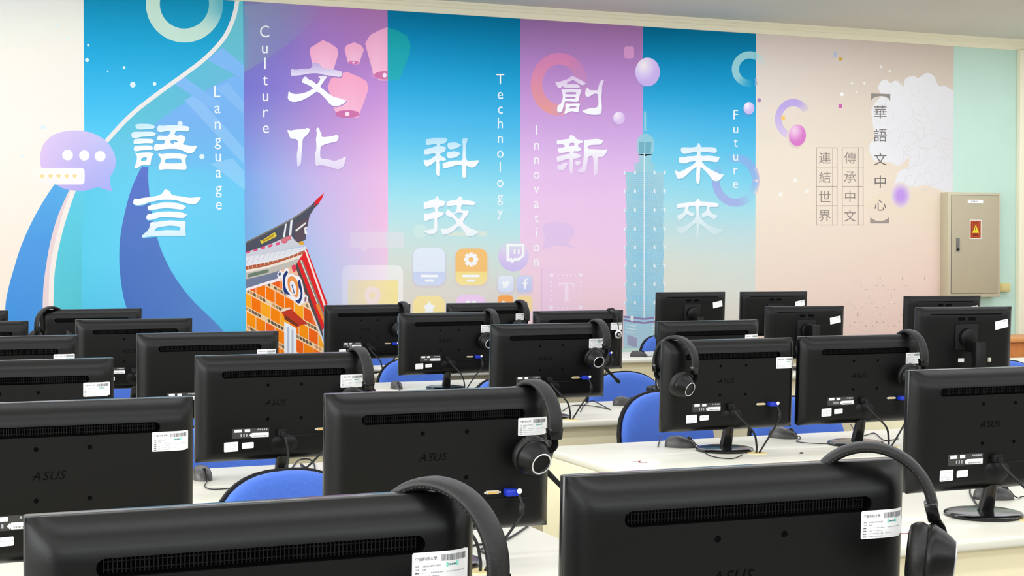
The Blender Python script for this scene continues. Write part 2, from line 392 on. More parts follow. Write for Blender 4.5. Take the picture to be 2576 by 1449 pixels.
lantern([(805, 375), (820, 343), (880, 321), (935, 345), (953, 378), (915, 486), (875, 492), (832, 478)], (873, 476, 40, 14))
lantern([(962, 330), (1000, 265), (1060, 235), (1132, 205), (1132, 612), (1080, 612), (1030, 582)], (1110, 572, 80, 32))
lantern([(677, 660), (700, 600), (760, 565), (825, 545), (930, 590), (975, 620), (987, 680), (955, 770), (910, 890), (830, 897), (745, 880), (720, 800)], (826, 866, 92, 30))
paint('lantern_tint', [[crop([(40, 75), (110, 98), (165, 130), (188, 190), (182, 250), (150, 330), (118, 412), (40, 422)], 960, 40, 2.5875)]], over((45, 185, 150), .45), 3, 14)
HX, HY, HS = 600, 460, 3.294
def hc(p): return crop(p, HX, HY, HS)
def clipx(p, x0=61):                                    # the house is cut by the band edge
    out = []
    for i in range(len(p)):
        a, b = p[i-1], p[i]
        ia, ib = a[0] >= x0, b[0] >= x0
        if ia != ib: t = (x0-a[0])/(b[0]-a[0]); out.append((x0, a[1]+t*(b[1]-a[1])))
        if ib: out.append(b)
    return out
def clip_poly(sub, win):
    out = sub
    for i in range(len(win)):
        a, b = win[i-1], win[i]; inp, out = out, []
        side = lambda p: (b[0]-a[0])*(p[1]-a[1])-(b[1]-a[1])*(p[0]-a[0])
        for j in range(len(inp)):
            p, q = inp[j-1], inp[j]; sp_, sq = side(p), side(q)
            if (sp_ >= 0) != (sq >= 0): t = sp_/(sp_-sq); out.append((p[0]+t*(q[0]-p[0]), p[1]+t*(q[1]-p[1])))
            if sq >= 0: out.append(q)
        if not out: return []
    return out
gable = [(61, 895), (200, 848), (345, 800), (480, 880), (575, 990), (640, 1160), (707, 1345), (707, 1460), (61, 1460)]
house = paint('old_house', [[hc(gable)]], (248, 214, 176), 2)
rnd = random.Random(5)
bricks = []; darks = []
for k in range(-4, 9):
    y0 = 880+k*150                                      # sloping courses: tall orange bricks, then a narrow dark course
    for j in range(10):
        x0 = 30+j*79+(k % 2)*38
        q = [(x0, y0+x0*.55), (x0+74, y0+(x0+74)*.55), (x0+74, y0+(x0+74)*.55+104), (x0, y0+x0*.55+104)]
        q = clip_poly(q, gable)
        if len(q) > 2: bricks.append((q, rnd.choice([(255, 150, 25), (250, 120, 20), (255, 170, 40), (248, 105, 30), (252, 135, 20), (240, 95, 35)])))
        for h in range(3):
            x1 = x0+h*26; q = clip_poly([(x1, y0+x1*.55+112), (x1+22, y0+(x1+22)*.55+112), (x1+26, y0+(x1+22)*.55+140), (x1+4, y0+x1*.55+140)], gable)
            if len(q) > 2: darks.append((q, rnd.choice([(120, 96, 66), (150, 124, 88), (104, 86, 66), (214, 150, 96), (236, 206, 160)])))
def multi(name, items, layer, parent, step=None):
    V = []; F = []; Cc = []; Lf = []
    for n_, (q, c) in enumerate(items):
        v, f = tess([[hc(q)]], step); o_ = len(V); V += v; F += [[i+o_ for i in g] for g in f]; Cc += [c]*len(v); Lf += [n_ if len(items) < 40 else n_ % 2]*len(v)
    it = iter(Cc)
    return raw_mesh(name, V, F, lambda x, y: next(it), layer, parent, Lf)
multi('brickwork', bricks+darks, 3, house)
def strip(top, bot, n=3):
    return catmull(top, n)+catmull(bot, n)[::-1]
multi('grey_frieze', [([(345, 690), (480, 640), (505, 640), (600, 1010), (560, 1000), (470, 880), (340, 812)], (240, 190, 160)), (clipx(strip([(58, 795), (200, 760), (345, 690)], [(58, 895), (200, 850), (350, 795)])), (118, 126, 152)),
  (clipx(strip([(58, 876), (200, 830), (345, 785)], [(58, 897), (200, 852), (352, 808)])), (248, 236, 240)),
  (clipx(strip([(58, 740), (250, 700), (500, 625)], [(58, 800), (250, 755), (480, 680)])), (196, 190, 180)),
  (clipx(strip([(80, 755), (160, 735), (250, 715)], [(80, 785), (160, 765), (250, 742)])), (112, 128, 112))], 4, house)
multi('eave_course', [(clipx(strip([(58, 690), (250, 650), (545, 555)], [(58, 728), (250, 690), (545, 590)])), (182, 96, 66)),
  (clipx(strip([(58, 722), (250, 684), (540, 588)], [(58, 745), (250, 704), (520, 620)])), (240, 226, 214))]
  +[(clipx([(x, 700-(x-60)*.27), (x+3, 699-(x-60)*.27), (x+3, 722-(x-60)*.27), (x, 723-(x-60)*.27)]), (240, 214, 190)) for x in range(80, 540, 34)], 5, house)
multi('roof_tiles', [(clipx(strip([(58, 605), (220, 590), (400, 555), (560, 525)], [(58, 692), (250, 655), (420, 610), (565, 548)])), (228, 228, 234))]
  +[(clipx([(x, 606-(x-60)*.16), (x+4, 606-(x-60)*.16), (x-26, 680-(x-60)*.25), (x-31, 681-(x-60)*.25)]), (190, 192, 204)) for x in range(95, 560, 44)], 5, house)
multi('ridge_course', [(clipx(strip([(58, 560), (200, 528), (420, 430), (470, 440)], [(58, 612), (220, 592), (400, 552), (545, 520)])), (206, 208, 218))]
  +[(clipx([(x, 566-(x-60)*.27), (x+34, 557-(x-60)*.27), (x+34, 578-(x-60)*.27), (x, 587-(x-60)*.27)]), (226, 84, 130)) for x in range(62, 400, 62)], 6, house)
multi('curved_ridge', [(clipx(catmull([(58, 500), (250, 402), (450, 298), (560, 225), (640, 145)], 3)+[(672, 168), (625, 215), (590, 270), (575, 330), (560, 400), (556, 470), (500, 500), (462, 470), (430, 430)]+catmull([(430, 432), (250, 512), (58, 575)], 3)), (82, 84, 98)),
  (clipx(strip([(58, 490), (250, 394), (450, 290), (600, 185)], [(58, 503), (250, 408), (450, 304), (600, 200)])), (128, 120, 112)),
  ([(470, 340), (560, 290), (590, 262), (572, 360), (545, 460), (500, 500), (470, 480)], (96, 82, 92)),
  ([(470, 392), (560, 322), (560, 338), (478, 405)], (236, 234, 230)), ([(545, 372), (578, 360), (560, 385), (572, 430), (548, 420)], (240, 238, 236)),
  ([(500, 495), (525, 480), (545, 497), (540, 515), (505, 514)], (226, 170, 60)),
  ([(386, 345), (400, 335), (385, 450), (368, 452)], (236, 236, 240)), ([(430, 312), (448, 305), (438, 432), (418, 440)], (236, 236, 240)), ([(350, 470), (430, 432), (436, 470), (360, 500)], (216, 120, 130)),
  ([(175, 470), (190, 480), (300, 408), (318, 440), (300, 452), (190, 505)], (226, 206, 70)), ([(200, 478), (290, 425), (296, 442), (205, 492)], (190, 150, 50))], 7, house)
multi('red_ridge_tip', [([(710, 80), (690, 100), (640, 142), (624, 190), (660, 172), (690, 135)], (226, 44, 52))], 8, house)
multi('red_bargeboard', [([(565, 543), (740, 1005), (712, 1030), (712, 1200), (690, 1230), (470, 690), (500, 640)], (226, 44, 46)),
  ([(548, 560), (560, 552), (722, 1010), (710, 1030)], (250, 226, 220)), ([(505, 640), (530, 640), (712, 1090), (712, 1160)], (140, 128, 120)), ([(512, 640), (520, 640), (700, 1110), (694, 1112)], (240, 226, 214)),
  ([(470, 690), (485, 660), (690, 1205), (700, 1260), (705, 1300), (640, 1130), (575, 980)], (92, 76, 74)), ([(560, 960), (572, 962), (710, 1330), (705, 1348)], (246, 226, 206)), ([(640, 1010), (665, 1000), (712, 1120), (712, 1180)], (240, 140, 60))], 6, house)
sc_o = [(320, 760), (345, 725), (370, 740), (395, 705), (420, 725), (410, 760), (440, 750), (475, 770), (510, 780), (535, 850), (545, 920), (575, 940), (570, 985), (530, 1000), (505, 1020), (470, 990), (430, 960), (390, 920), (365, 902), (360, 800), (335, 790)]
multi('scroll_ornament', [(smooth(sc_o), (244, 240, 244)), (smooth([(368, 780), (395, 730), (410, 745), (388, 790), (392, 870), (430, 930), (410, 925), (375, 902)]), (40, 62, 120)),
  (smooth([(505, 800), (520, 850), (530, 930), (505, 1000), (470, 975), (500, 965), (515, 910), (490, 840)]), (40, 62, 120)),
  (smooth([(410, 790), (450, 775), (485, 810), (500, 880), (485, 950), (445, 920), (412, 870)]), (240, 150, 80)), (smooth([(425, 830), (450, 812), (480, 870), (470, 930), (440, 905)]), (240, 236, 240)),
  ([(438, 845), (446, 840), (466, 915), (458, 918)], (60, 90, 150)), (smooth([(330, 752), (345, 740), (352, 760), (338, 772)]), (90, 100, 140)), (smooth([(548, 950), (562, 945), (562, 975), (548, 985)]), (150, 110, 120)), (smooth([(440, 690), (470, 680), (478, 720), (455, 740)]), (226, 70, 90))], 7, house)
multi('house_window', [([(378, 1150), (480, 1205), (480, 1460), (378, 1460)], (240, 242, 248)), ([(403, 1190), (420, 1198), (420, 1460), (403, 1460)], (186, 198, 216)), ([(440, 1212), (456, 1220), (456, 1460), (440, 1460)], (186, 198, 216)),
  ([(352, 1062), (425, 1035), (572, 1168), (520, 1180), (488, 1195), (378, 1110)], (196, 62, 44)), ([(352, 1050), (425, 1030), (432, 1045), (360, 1070)], (240, 220, 200)), ([(385, 1095), (490, 1170), (486, 1195), (378, 1128)], (120, 60, 40))], 7, house)

# ---- band three and four: app symbols
_film[0] = 10
AX, AY, AS = 850, 560, 3.963
def ac(p): return crop(p, AX, AY, AS)
def icon(x0, y0, x1, y1, r, c_top, c_bot, split=None, name='app_icon', glow=(206, 188, 226), layer=3):
    for k, a in ((5, .25), (2.5, .5)):
        paint('icon_glow', [[rrect(x0-k, y0-k+3, x1+k, y1+k+3, r+k)]], over(glow, a*.6), layer-3+(k < 3))
    f = (lambda x, y: c_top if y < split else c_bot) if split else (lambda x, y: mix(c_top, c_bot, (y-y0)/(y1-y0)))
    if split:
        o = paint(name, [[rrect(x0, y0, x1, y1, r)]], c_top, layer)
        paint('icon_lower_half', [[[(x0, split), (x1, split)]+[p for p in rrect(x0, y0, x1, y1, r) if p[1] > split]]], bil([x0, x1], [split, y1], [[c_bot, c_bot], [mix(c_bot, (255, 255, 255), .15)]*2]), layer+1, parent=o)
    else: o = paint(name, [[rrect(x0, y0, x1, y1, r)]], f, layer, 8)
    return o
SY = (250, 250, 252)
o = icon(1039, 623, 1120, 718, 20, (230, 238, 250), (206, 216, 245), 683.6)
paint_each('icon_bar', [[rrect(1058, 691, 1102, 697.5, 3)], [rrect(1069, 702.6, 1091.5, 709, 3)]], SY, 5, parent=o)
paint('music_symbol', [[ac(smooth([(850, 405), (870, 372), (905, 362), (905, 330), (930, 330), (945, 350), (970, 360), (970, 345), (945, 332), (925, 322), (900, 322), (892, 350), (850, 375), (838, 410), (850, 445), (885, 455), (920, 435), (928, 400), (915, 370), (908, 380), (915, 405), (905, 430), (882, 438), (858, 428)], 2))]], (232, 236, 250), 5, parent=o)
o = icon(1146, 625, 1226, 718, 20, (250, 198, 124), (250, 226, 146), 683, glow=(226, 190, 200))
paint_each('icon_bar', [[rrect(1163, 691, 1207, 697.5, 3)], [rrect(1173.5, 702.6, 1196, 709, 3)]], SY, 5, parent=o)
gear = []
for k in range(8):
    for da, rr in ((-14, 18.5), (14, 18.5), (18, 14.5), (27, 14.5)): gear.append((1185+rr*math.cos(math.radians(45*k+da)), 653+rr*math.sin(math.radians(45*k+da))))
paint('gear_symbol', [[gear, ellipse(1185, 653, 6.5)]], SY, 5, parent=o)
o = disc_grad('app_badge', 1291.6, 643, 39, 40, over(lambda x, y: mix((234, 216, 244), (212, 196, 241), clamp((y-610)/60)), lambda x, y: clamp((y-598)/45)), 3)
tw = [(1680, 210), (1860, 210), (1860, 335), (1805, 380), (1770, 380), (1730, 408), (1728, 387), (1680, 387)]
ti = [(1708, 237), (1834, 237), (1834, 323), (1798, 352), (1758, 352), (1740, 372), (1737, 354), (1708, 354)]
paint('badge_symbol', [[ac(tw), ac(ti)], [ac([(1753, 262), (1770, 262), (1770, 312), (1753, 312)])], [ac([(1795, 262), (1812, 262), (1812, 312), (1795, 312)])]], SY, 4, parent=o)
o = icon(1253, 693.7, 1291.6, 734.6, 9, (234, 240, 251), (218, 226, 249))
paint('bird_symbol', [[ac(smooth([(1630, 640), (1655, 640), (1632, 620), (1645, 618), (1630, 595), (1645, 595), (1632, 572), (1668, 596), (1680, 580), (1698, 578), (1718, 585), (1712, 598), (1700, 625), (1680, 648), (1652, 655)], 2))]], SY, 5, parent=o)
o = icon(1301, 693.7, 1338.5, 734.6, 9, (214, 219, 247), (198, 204, 241))
paint('letter_symbol', [[ac([(1858, 664), (1858, 614), (1840, 614), (1840, 596), (1858, 596), (1858, 580), (1866, 562), (1890, 558), (1890, 575), (1878, 577), (1876, 585), (1876, 596), (1890, 596), (1888, 614), (1876, 614), (1876, 664)])]], SY, 5, parent=o)
o = icon(1252.5, 743, 1291, 785, 9, (255, 168, 88), (255, 178, 110), glow=(236, 196, 190))
ring_strip(1262, 782, 25, 20, SY, 'feed_symbol', 5, -88, -8, 16, o)
icon(1301, 744, 1338.5, 785, 9, (250, 222, 160), (250, 222, 170), glow=(240, 210, 200))
o = icon(1039, 744, 1119, 838, 20, (252, 232, 168), (252, 230, 160), glow=(232, 210, 200))
paint('star_symbol', [[star(1079.6, 774.5, 17, 10)]], SY, 5, parent=o)
o = icon(1146.5, 742, 1222, 838, 20, (246, 210, 246), (244, 206, 244), glow=(230, 205, 225))
paint_each('icon_dot', [[ellipse(1177, 762, 6)], [ellipse(1193, 762, 6)], [ellipse(1177, 780, 6)], [ellipse(1193, 780, 6)]], SY, 5, parent=o)
o = paint('map_card', [[rrect(861, 667, 1014, 860, 18)]], over((255, 250, 250), lambda x, y: clamp(.25+.4*(x-861)/150)), 2, 14)
paint('map_area', [[[(875, 705), (1001, 705), (1001, 902), (875, 902)]]], over((253, 234, 160), lambda x, y: clamp(.42+.5*(x-875)/120)), 3, 14, parent=o)
paint('map_pin', [[smooth([(917, 743), (921, 727), (937, 720), (953, 727), (957, 743), (952, 760), (937, 785), (922, 760)]), ellipse(937, 743, 7)]], (246, 226, 222), 4, parent=o)
paint('grey_bubble', [[rrect(880, 583, 1016, 624, 8)], [[(905, 624), (925, 624), (921, 636)]]], over((236, 228, 236), lambda x, y: .3+.25*clamp((x-880)/130)), 1, 14)
paint('pale_disc', [[ellipse(1057, 582, 18)]], over((216, 238, 232), .6), 1, 10)
paint('cream_bar', [[[(1112, 582), (1225, 582), (1225, 593), (1112, 593)]]], over((240, 236, 214), .55), 1, 14)
paint('lilac_bubble', [[smooth([(1364, 628), (1372, 600), (1364, 575), (1380, 560), (1430, 562), (1446, 585), (1430, 612), (1453, 626), (1425, 620), (1395, 618)])]], over((222, 196, 238), .6), 1, 10)
o = paint('type_card', [[rrect(1363.5, 668, 1470, 860, 6)]], over((243, 208, 234), lambda x, y: clamp(1-(x-1380)/110)*.9), 2, 12)
paint('card_edge', [[[(1358, 690), (1363.5, 672), (1363.5, 902), (1358, 902)]]], over((200, 160, 222), lambda x, y: .45*clamp((x-1359)/4.5)), 2, (1.5, 20))
paint('letter_T', [[ac([(2205, 598), (2355, 598), (2358, 640), (2345, 640), (2335, 614), (2298, 614), (2298, 770), (2320, 785), (2240, 785), (2262, 770), (2262, 614), (2225, 614), (2215, 640), (2203, 640)])]], (250, 226, 242), 3, parent=o)
dd = [ac([(x, y)])[0]+(r,) for x, y, r in [(2130, 522, 5.5), (2420, 522, 5), (2125, 845, 5.5), (2420, 845, 5)]+[(2195+k*43, 525, 2.2) for k in range(5)]+[(2195+k*43, 852, 2.2) for k in range(5)]+[(2128, 590+k*45, 2.4) for k in range(5)]+[(2425, 590+k*45, 1.8) for k in range(5)]]
paint_each('card_dot', [[ellipse(x, y, r, n=12)] for x, y, r in dd], (250, 232, 246), 3, parent=o)

# ---- rings, balls and confetti
_film[0] = 10
def ang(x, y, cx_, cy_): return math.degrees(math.atan2(y-cy_, x-cx_)) % 360
ring_strip(1407, 212, (72, 79), (43, 50), over(lambda x, y: mix((216, 128, 176), (240, 158, 142), clamp((y-140)/140)), lambda x, y: .8*clamp((math.cos(math.radians(ang(x, y, 1407, 212)-200))+1.15)/1.2)), 'orange_ring', 2, n=72)
ring_strip(1886, 174, (45, 45), (27, 27), over((168, 214, 218), lambda x, y: .85*clamp((math.cos(math.radians(ang(x, y, 1886, 174)-215))+.75)/1.1)), 'teal_ring', 2)
ring_strip(1851, 454, (60, 66), (40, 46), over((172, 160, 230), lambda x, y: .62*max(clamp(math.cos(math.radians(ang(x, y, 1851, 454)-135))*1.5), .75*clamp(math.cos(math.radians(ang(x, y, 1851, 454)-325))*1.5-.2))), 'violet_ring', 2, n=72)
ring_strip(1995.6, 300, (46, 51), (29, 33), over(lambda x, y: mix((190, 170, 230), (226, 205, 235), clamp((y-260)/90)), lambda x, y: clamp((math.cos(math.radians(ang(x, y, 1995, 300)-205))+.8)/.9)), 'violet_ring', 2, a0=80, a1=330)
def ball(x, y, rx, ry, c0, c1, name='lilac_ball', hx=-.35, hy=-.45):
    disc_grad('ball_shade', x-3, y+7, rx*1.12, ry*1.08, over(mix(c1, (120, 80, 160), .45), lambda a, b: .55*clamp(1.25-1.25*math.hypot((a-x+3)/(rx*1.12), (b-y-7)/(ry*1.08)))), 6)
    disc_grad(name, x, y, rx, ry, lambda a, b: mix(c0, c1, clamp(math.hypot((a-x)/rx-hx, (b-y)/ry-hy)/1.1)), 7)
ball(1629, 181, 31, 36, (244, 238, 250), (202, 178, 236))
ball(1557, 297, 14.5, 16, (250, 240, 250), (222, 196, 240))
ball(1884, 272, 13.5, 15.5, (250, 244, 252), (206, 190, 240))
ball(2006, 340, 21.5, 27, (248, 220, 240), (222, 128, 204), 'pink_ball')
paint('pink_square', [[rrect(1570, 117, 1595, 147, 6)]], (208, 148, 198), 2)
paint_each('confetti_piece', [[[(2097, 131), (2105, 131), (2105, 144), (2097, 144)]], [[(2110, 145), (2118, 145), (2118, 152), (2110, 152)]], [[(2109.5, 261.5), (2118.5, 261.5), (2118.5, 272.5), (2109.5, 272.5)]], [ellipse(1970, 297, 5.5)], [ellipse(1910, 252, 4.8)]],
      lambda x, y: (176, 186, 214) if y < 144.5 else ((206, 164, 70) if y < 153 else ((250, 206, 120) if y > 290 else ((206, 110, 178) if x > 2000 else (176, 130, 190)))), 5)
paint_each('white_dot', [[ellipse(x, y, r, n=12)] for x, y, r in ((2118, 237, 5), (2143, 210, 3), (2174.5, 210, 3), (2155, 233, 2.5), (2216, 168, 3), (2238, 179, 3), (2001, 454, 5), (2031, 481, 5), (1964, 489, 5.5), (1903, 455, 2))], (250, 246, 240), 5)
# ---- the peony and the pale dome on the beige field
FXc = lambda p: crop(p, 1900, 60, 3.45)
peo = smooth(FXc([(1065, 560), (1085, 505), (1130, 482), (1175, 515), (1215, 490), (1255, 520), (1290, 545), (1300, 480), (1370, 450), (1415, 470), (1490, 425), (1555, 460), (1590, 540), (1640, 535), (1685, 562), (1722, 580), (1720, 900), (1716, 1300), (1712, 1475)]), 2)
peo2 = FXc([(1712, 1475), (1600, 1440), (1480, 1400), (1350, 1420), (1250, 1440), (1205, 1400), (1240, 1290), (1330, 1240), (1340, 1160), (1240, 1235), (1170, 1200), (1030, 1190), (985, 1090), (1000, 1030), (1040, 1000), (1020, 870), (1005, 760), (1035, 690), (1100, 620)])
dome = smooth([(2176, 515), (2195, 495), (2230, 485), (2270, 483), (2310, 485), (2350, 497), (2396, 520), (2396, 600), (2320, 640), (2240, 610), (2190, 560)])
paint('pale_dome', [[dome]], over((243, 226, 202), lambda x, y: .6*clamp((600-y)/115)), 1, 14)
fl = paint('white_peony', [[catmull(FXc([(1065, 560), (1085, 505), (1130, 482), (1175, 515), (1215, 490), (1255, 520), (1290, 545), (1300, 480), (1370, 450), (1415, 470), (1490, 425), (1555, 460), (1590, 540), (1640, 535), (1685, 562), (1722, 580)]), 3)+FXc([(1720, 900), (1716, 1300)])+peo2]], bil([2190, 2400], [180, 500], [[(232, 232, 236), (222, 220, 224)], [(246, 246, 250), (234, 232, 238)]]), 3, 20)
rnd = random.Random(11); pet = []
for k in range(46):
    px_ = rnd.uniform(1040, 1690); py_ = rnd.uniform(520, 1380)
    if (px_ < 1340 and py_ > 1130) or (px_ < 1150 and py_ < 640) or py_ < 570 or (px_ > 1540 and py_ < 680): continue
    a = rnd.uniform(0, 6.28); r1 = rnd.uniform(60, 120); r2 = r1*rnd.uniform(.5, .8)
    V = []
    for i in range(17):
        th = -2.2+4.4*i/16; xx = r1*math.cos(th); yy = r2*math.sin(th)+6*math.sin(5*th); V.append((px_+xx*math.cos(a)-yy*math.sin(a), py_+xx*math.sin(a)+yy*math.cos(a)))
    V = [(min(max(x, 1010), 1715), y) for x, y in V]
    L, R = offset_poly(V, 2.6); pet.append([FXc(L+R[::-1])])
paint_stack('petal_lines', pet, over((214, 212, 206), .55, lambda x, y: (238, 238, 242)), fl)
disc_grad('violet_glow', 2266, 490, 26, 33, over((200, 160, 240), lambda a, b: clamp(1.6-1.6*math.hypot((a-2266)/26, (b-492)/33)), lambda x, y: mix(f_beige(x, y), (238, 236, 242), .4)), 9)
rnd = random.Random(3)
paint('honeycomb_lines', [[[(x+r*math.cos(math.radians(60*k)), y+r*1.1*math.sin(math.radians(60*k))) for k in range(6)], [(x+(r-1.6)*math.cos(math.radians(60*k)), y+(r-1.6)*1.1*math.sin(math.radians(60*k))) for k in range(6)]] for x, y, r in [(2130+j*56+(i % 2)*28, 700+i*46, 30) for i in range(4) for j in range(5) if (i, j) not in ((0, 0), (1, 3))]], over((250, 234, 218), .28), 1, parent=None)

# ---- the tower
_film[0] = 10
TX = lambda p: crop(p, 1540, 60, 2.588)
def tower_col(x, y):
    k = math.fmod(x*1.0, 5.2); j = math.fmod(y, 5.4)
    return (150, 205, 226)
tow = paint('printed_tower', [[TX([(207, 570), (220, 570), (222, 700), (207, 700)])], [smooth(TX([(160, 765), (175, 735), (195, 718), (230, 716), (255, 732), (272, 765), (262, 850), (170, 850)]), 2)], [TX([(172, 848), (258, 848), (252, 905), (175, 905)])], [TX([(145, 905), (275, 905), (275, 966), (145, 966)])]], over((160, 208, 218), .8), 3, 20)
segs = [433, 479, 526, 574, 620, 667, 713, 760, 797]; panes = []; lines = []; horns = []
for i in range(8):
    y0, y1 = segs[i], segs[i+1]
    panes.append([[(1572.5, y0), (1671, y0), (1667.5, y1), (1577, y1)]])
    for k in range(9):
        y = y0+(y1-y0)*k/9; lines.append([[(1573+4*k/9, y), (1670.5-3*k/9, y), (1670.5-3*k/9, y+1.1), (1573+4*k/9, y+1.1)]])
    for k in range(1, 20):
        x = 1573+98*k/20; lines.append([[(x, y0), (x+.9, y0), (x+.9, y1), (x, y1)]])
    for x, s in ((1571, -1), (1671, 1), (1597, 0), (1646, 0)): horns.append([[(x-2, y0-1), (x+2+2*s, y0-4), (x+3, y0+6), (x-2, y0+5)]])
paint('tower_glass', panes, bil([1570, 1621, 1672], [430, 600, 800], [[(150, 208, 222), (138, 198, 220), (158, 208, 226)], [(150, 208, 230), (140, 200, 226), (150, 206, 230)], [(150, 206, 230), (140, 198, 226), (150, 204, 228)]]), 4, (20, 25), parent=tow)
paint('tower_lines', lines, over((206, 232, 238), .75, lambda x, y: (150, 204, 228)), 5, parent=tow)
paint('tower_spine', [[[(1619.5, 385), (1622.5, 385), (1622, 872), (1618.5, 872)]]], (226, 238, 244), 6, parent=tow)
paint_each('tower_corner', horns, (236, 244, 248), 6, parent=tow)
paint_each('tower_window', [[TX([(172, 770), (208, 770), (208, 842), (178, 842)])], [TX([(216, 770), (256, 770), (250, 842), (216, 842)])]], (118, 178, 196), 4, parent=tow)
paint('tower_base', [[[(1568, 797), (1674, 797), (1674, 876), (1568, 876)]]], bil([1568, 1621, 1674], [795, 876], [[(160, 206, 226), (170, 212, 228), (160, 206, 226)], [(190, 216, 232), (186, 216, 232), (190, 216, 232)]]), 4, 14, parent=tow)
paint_each('base_stripe', [[[(1568, 794), (1620, 800), (1620, 805), (1568, 799)]], [[(1568, 803), (1620, 810), (1620, 815), (1568, 808)]], [[(1621, 800), (1674, 793), (1674, 798), (1621, 805)]], [[(1621, 810), (1674, 802), (1674, 807), (1621, 815)]]], (150, 130, 180), 5, parent=tow)
paint_each('base_panel', [[[(1578, 842), (1602, 850), (1602, 874), (1578, 868)]], [[(1636, 850), (1664, 840), (1664, 868), (1636, 874)]]]+[[[(1575, 815+k*9), (1600, 819+k*9), (1600, 822+k*9), (1575, 818+k*9)]] for k in range(3)]+[[[(1640, 819+k*9), (1668, 815+k*9), (1668, 818+k*9), (1640, 822+k*9)]] for k in range(3)], lambda x, y: (168, 170, 200) if y > 838 else (214, 232, 240), 5, parent=tow)
paint_each('base_lamp', [[ellipse(1590, 801, 4.5, 8)], [ellipse(1650, 801, 4.5, 8)]], (230, 238, 244), 6, parent=tow)

